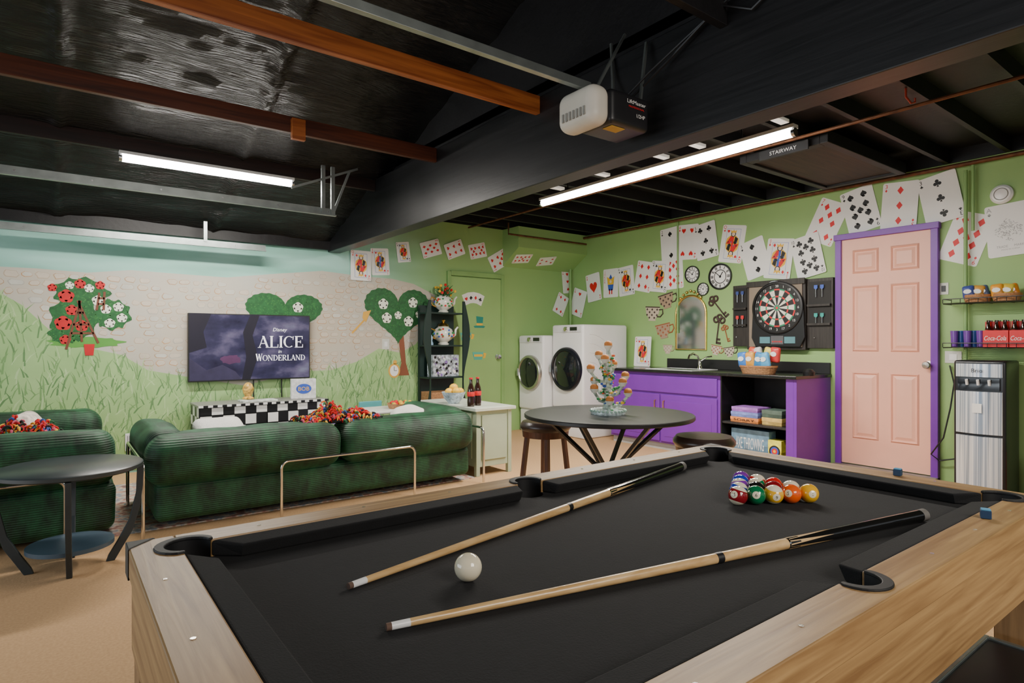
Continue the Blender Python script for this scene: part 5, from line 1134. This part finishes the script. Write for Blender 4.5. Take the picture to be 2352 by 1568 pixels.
MB(frame((5.572,1.54,.98),(0,-1,0),(0,0,1))).text('Brio',.03,0,0,.003).build('logo_lettering',blkp,wd,smooth=False)
MB(frame((5.572,1.54,.70),(0,-1,0),(0,0,1))).rect(-.03,.03,-.04,.03,.004).build('warning_label',paper,wd,smooth=False)
MB().tube([(5.98,1.84,1.0),(5.95,1.8,.85),(5.93,1.82,.65),(5.9,1.86,.4),(5.9,1.95,.25),(5.93,1.9,.2),(5.95,1.72,.25)],.006,6).build('power_cord',blk,label='black power cord beside the water dispenser',cat='cord')
M=DW(2302,447,0); t=thing('smoke_detector','round white smoke detector high on the green wall','smoke detector',tuple(M.translation))
MB(M).lathe([(0,0),(.075,0),(.075,.02),(.06,.035),(0,.04)],n=32).build('detector_base',white,t); MB(M).tube([(.045*cos(2*PI*i/24),.045*sin(2*PI*i/24),.038) for i in range(24)],.003,6,True).build('grille_ring',MATS['vent_grey'],t)
t=thing('fire_extinguisher','red fire extinguisher at the right edge beside dispenser','fire extinguisher',(5.7,1.22,0))
MB().lathe([(0,0),(.05,0),(.055,.02),(.055,.3),(.03,.36),(.02,.37),(0,.37)],(5.7,1.22,0),20).build('cylinder',redp,t); MB().lathe([(0,.36),(.022,.36),(.022,.41),(0,.42)],(5.7,1.22,0),12).build('valve',blk,t)
MB().tube([(2.39,1.2,2.75),(2.38,1.45,2.62),(2.37,1.6,2.7),(2.37,1.9,2.55),(2.3,2.05,2.42)],.007,6).build('ceiling_cable',blk,label='loose black cable hanging beside the opener',cat='cable')
MB().tube([(4.0,1.45,2.69),(4.0,1.45,2.64),(4.02,1.43,2.60),(4.05,1.42,2.61),(4.05,1.42,2.635)],.006,6).build('ceiling_hook',mat('hook_red',(.4,.05,.03),.4),label='small red hook screwed under a black joist',cat='hook')
# ---------- camera
cam=bpy.data.cameras.new('Camera'); co=bpy.data.objects.new('Camera',cam); C.objects.link(co); co.location=(0,0,H); co.rotation_euler=(PI/2,0,-YAW)
cam.sensor_width=36; cam.lens=F/2352*36; cam.clip_start=.02; bpy.context.scene.camera=co
# ---------- light
w=bpy.data.worlds.new('World'); bpy.context.scene.world=w; w.use_nodes=True; bg=w.node_tree.nodes['Background']; bg.inputs[0].default_value=(.88,.94,1,1); bg.inputs[1].default_value=.38
def area(name,loc,rot,size,e,col,sy=None):
    l=bpy.data.lights.new(name,'AREA'); l.energy=e; l.color=col; l.size=size
    if sy: l.shape='RECTANGLE'; l.size_y=sy
    o=bpy.data.objects.new(name,l); C.objects.link(o); o.location=loc; o.rotation_euler=rot
area('garage_daylight',(-3.6,3.5,1.3),(0,-PI/2,0),2.0,115,(.84,.93,1),4.5)
area('fill_behind_camera',(1.2,-1.6,2.3),(math.radians(55),0,math.radians(-25)),1.6,75,(1,.93,.84),1.2)  # unseen fill lamp added behind the camera
area('tube_helper_right',(3.67,3.17,2.46),(0,0,0),.12,150,(1,.93,.83),2.4)
area('tube_helper_left',(1.0,5.32,2.52),(0,0,0),1.2,70,(1,.94,.85),.12)
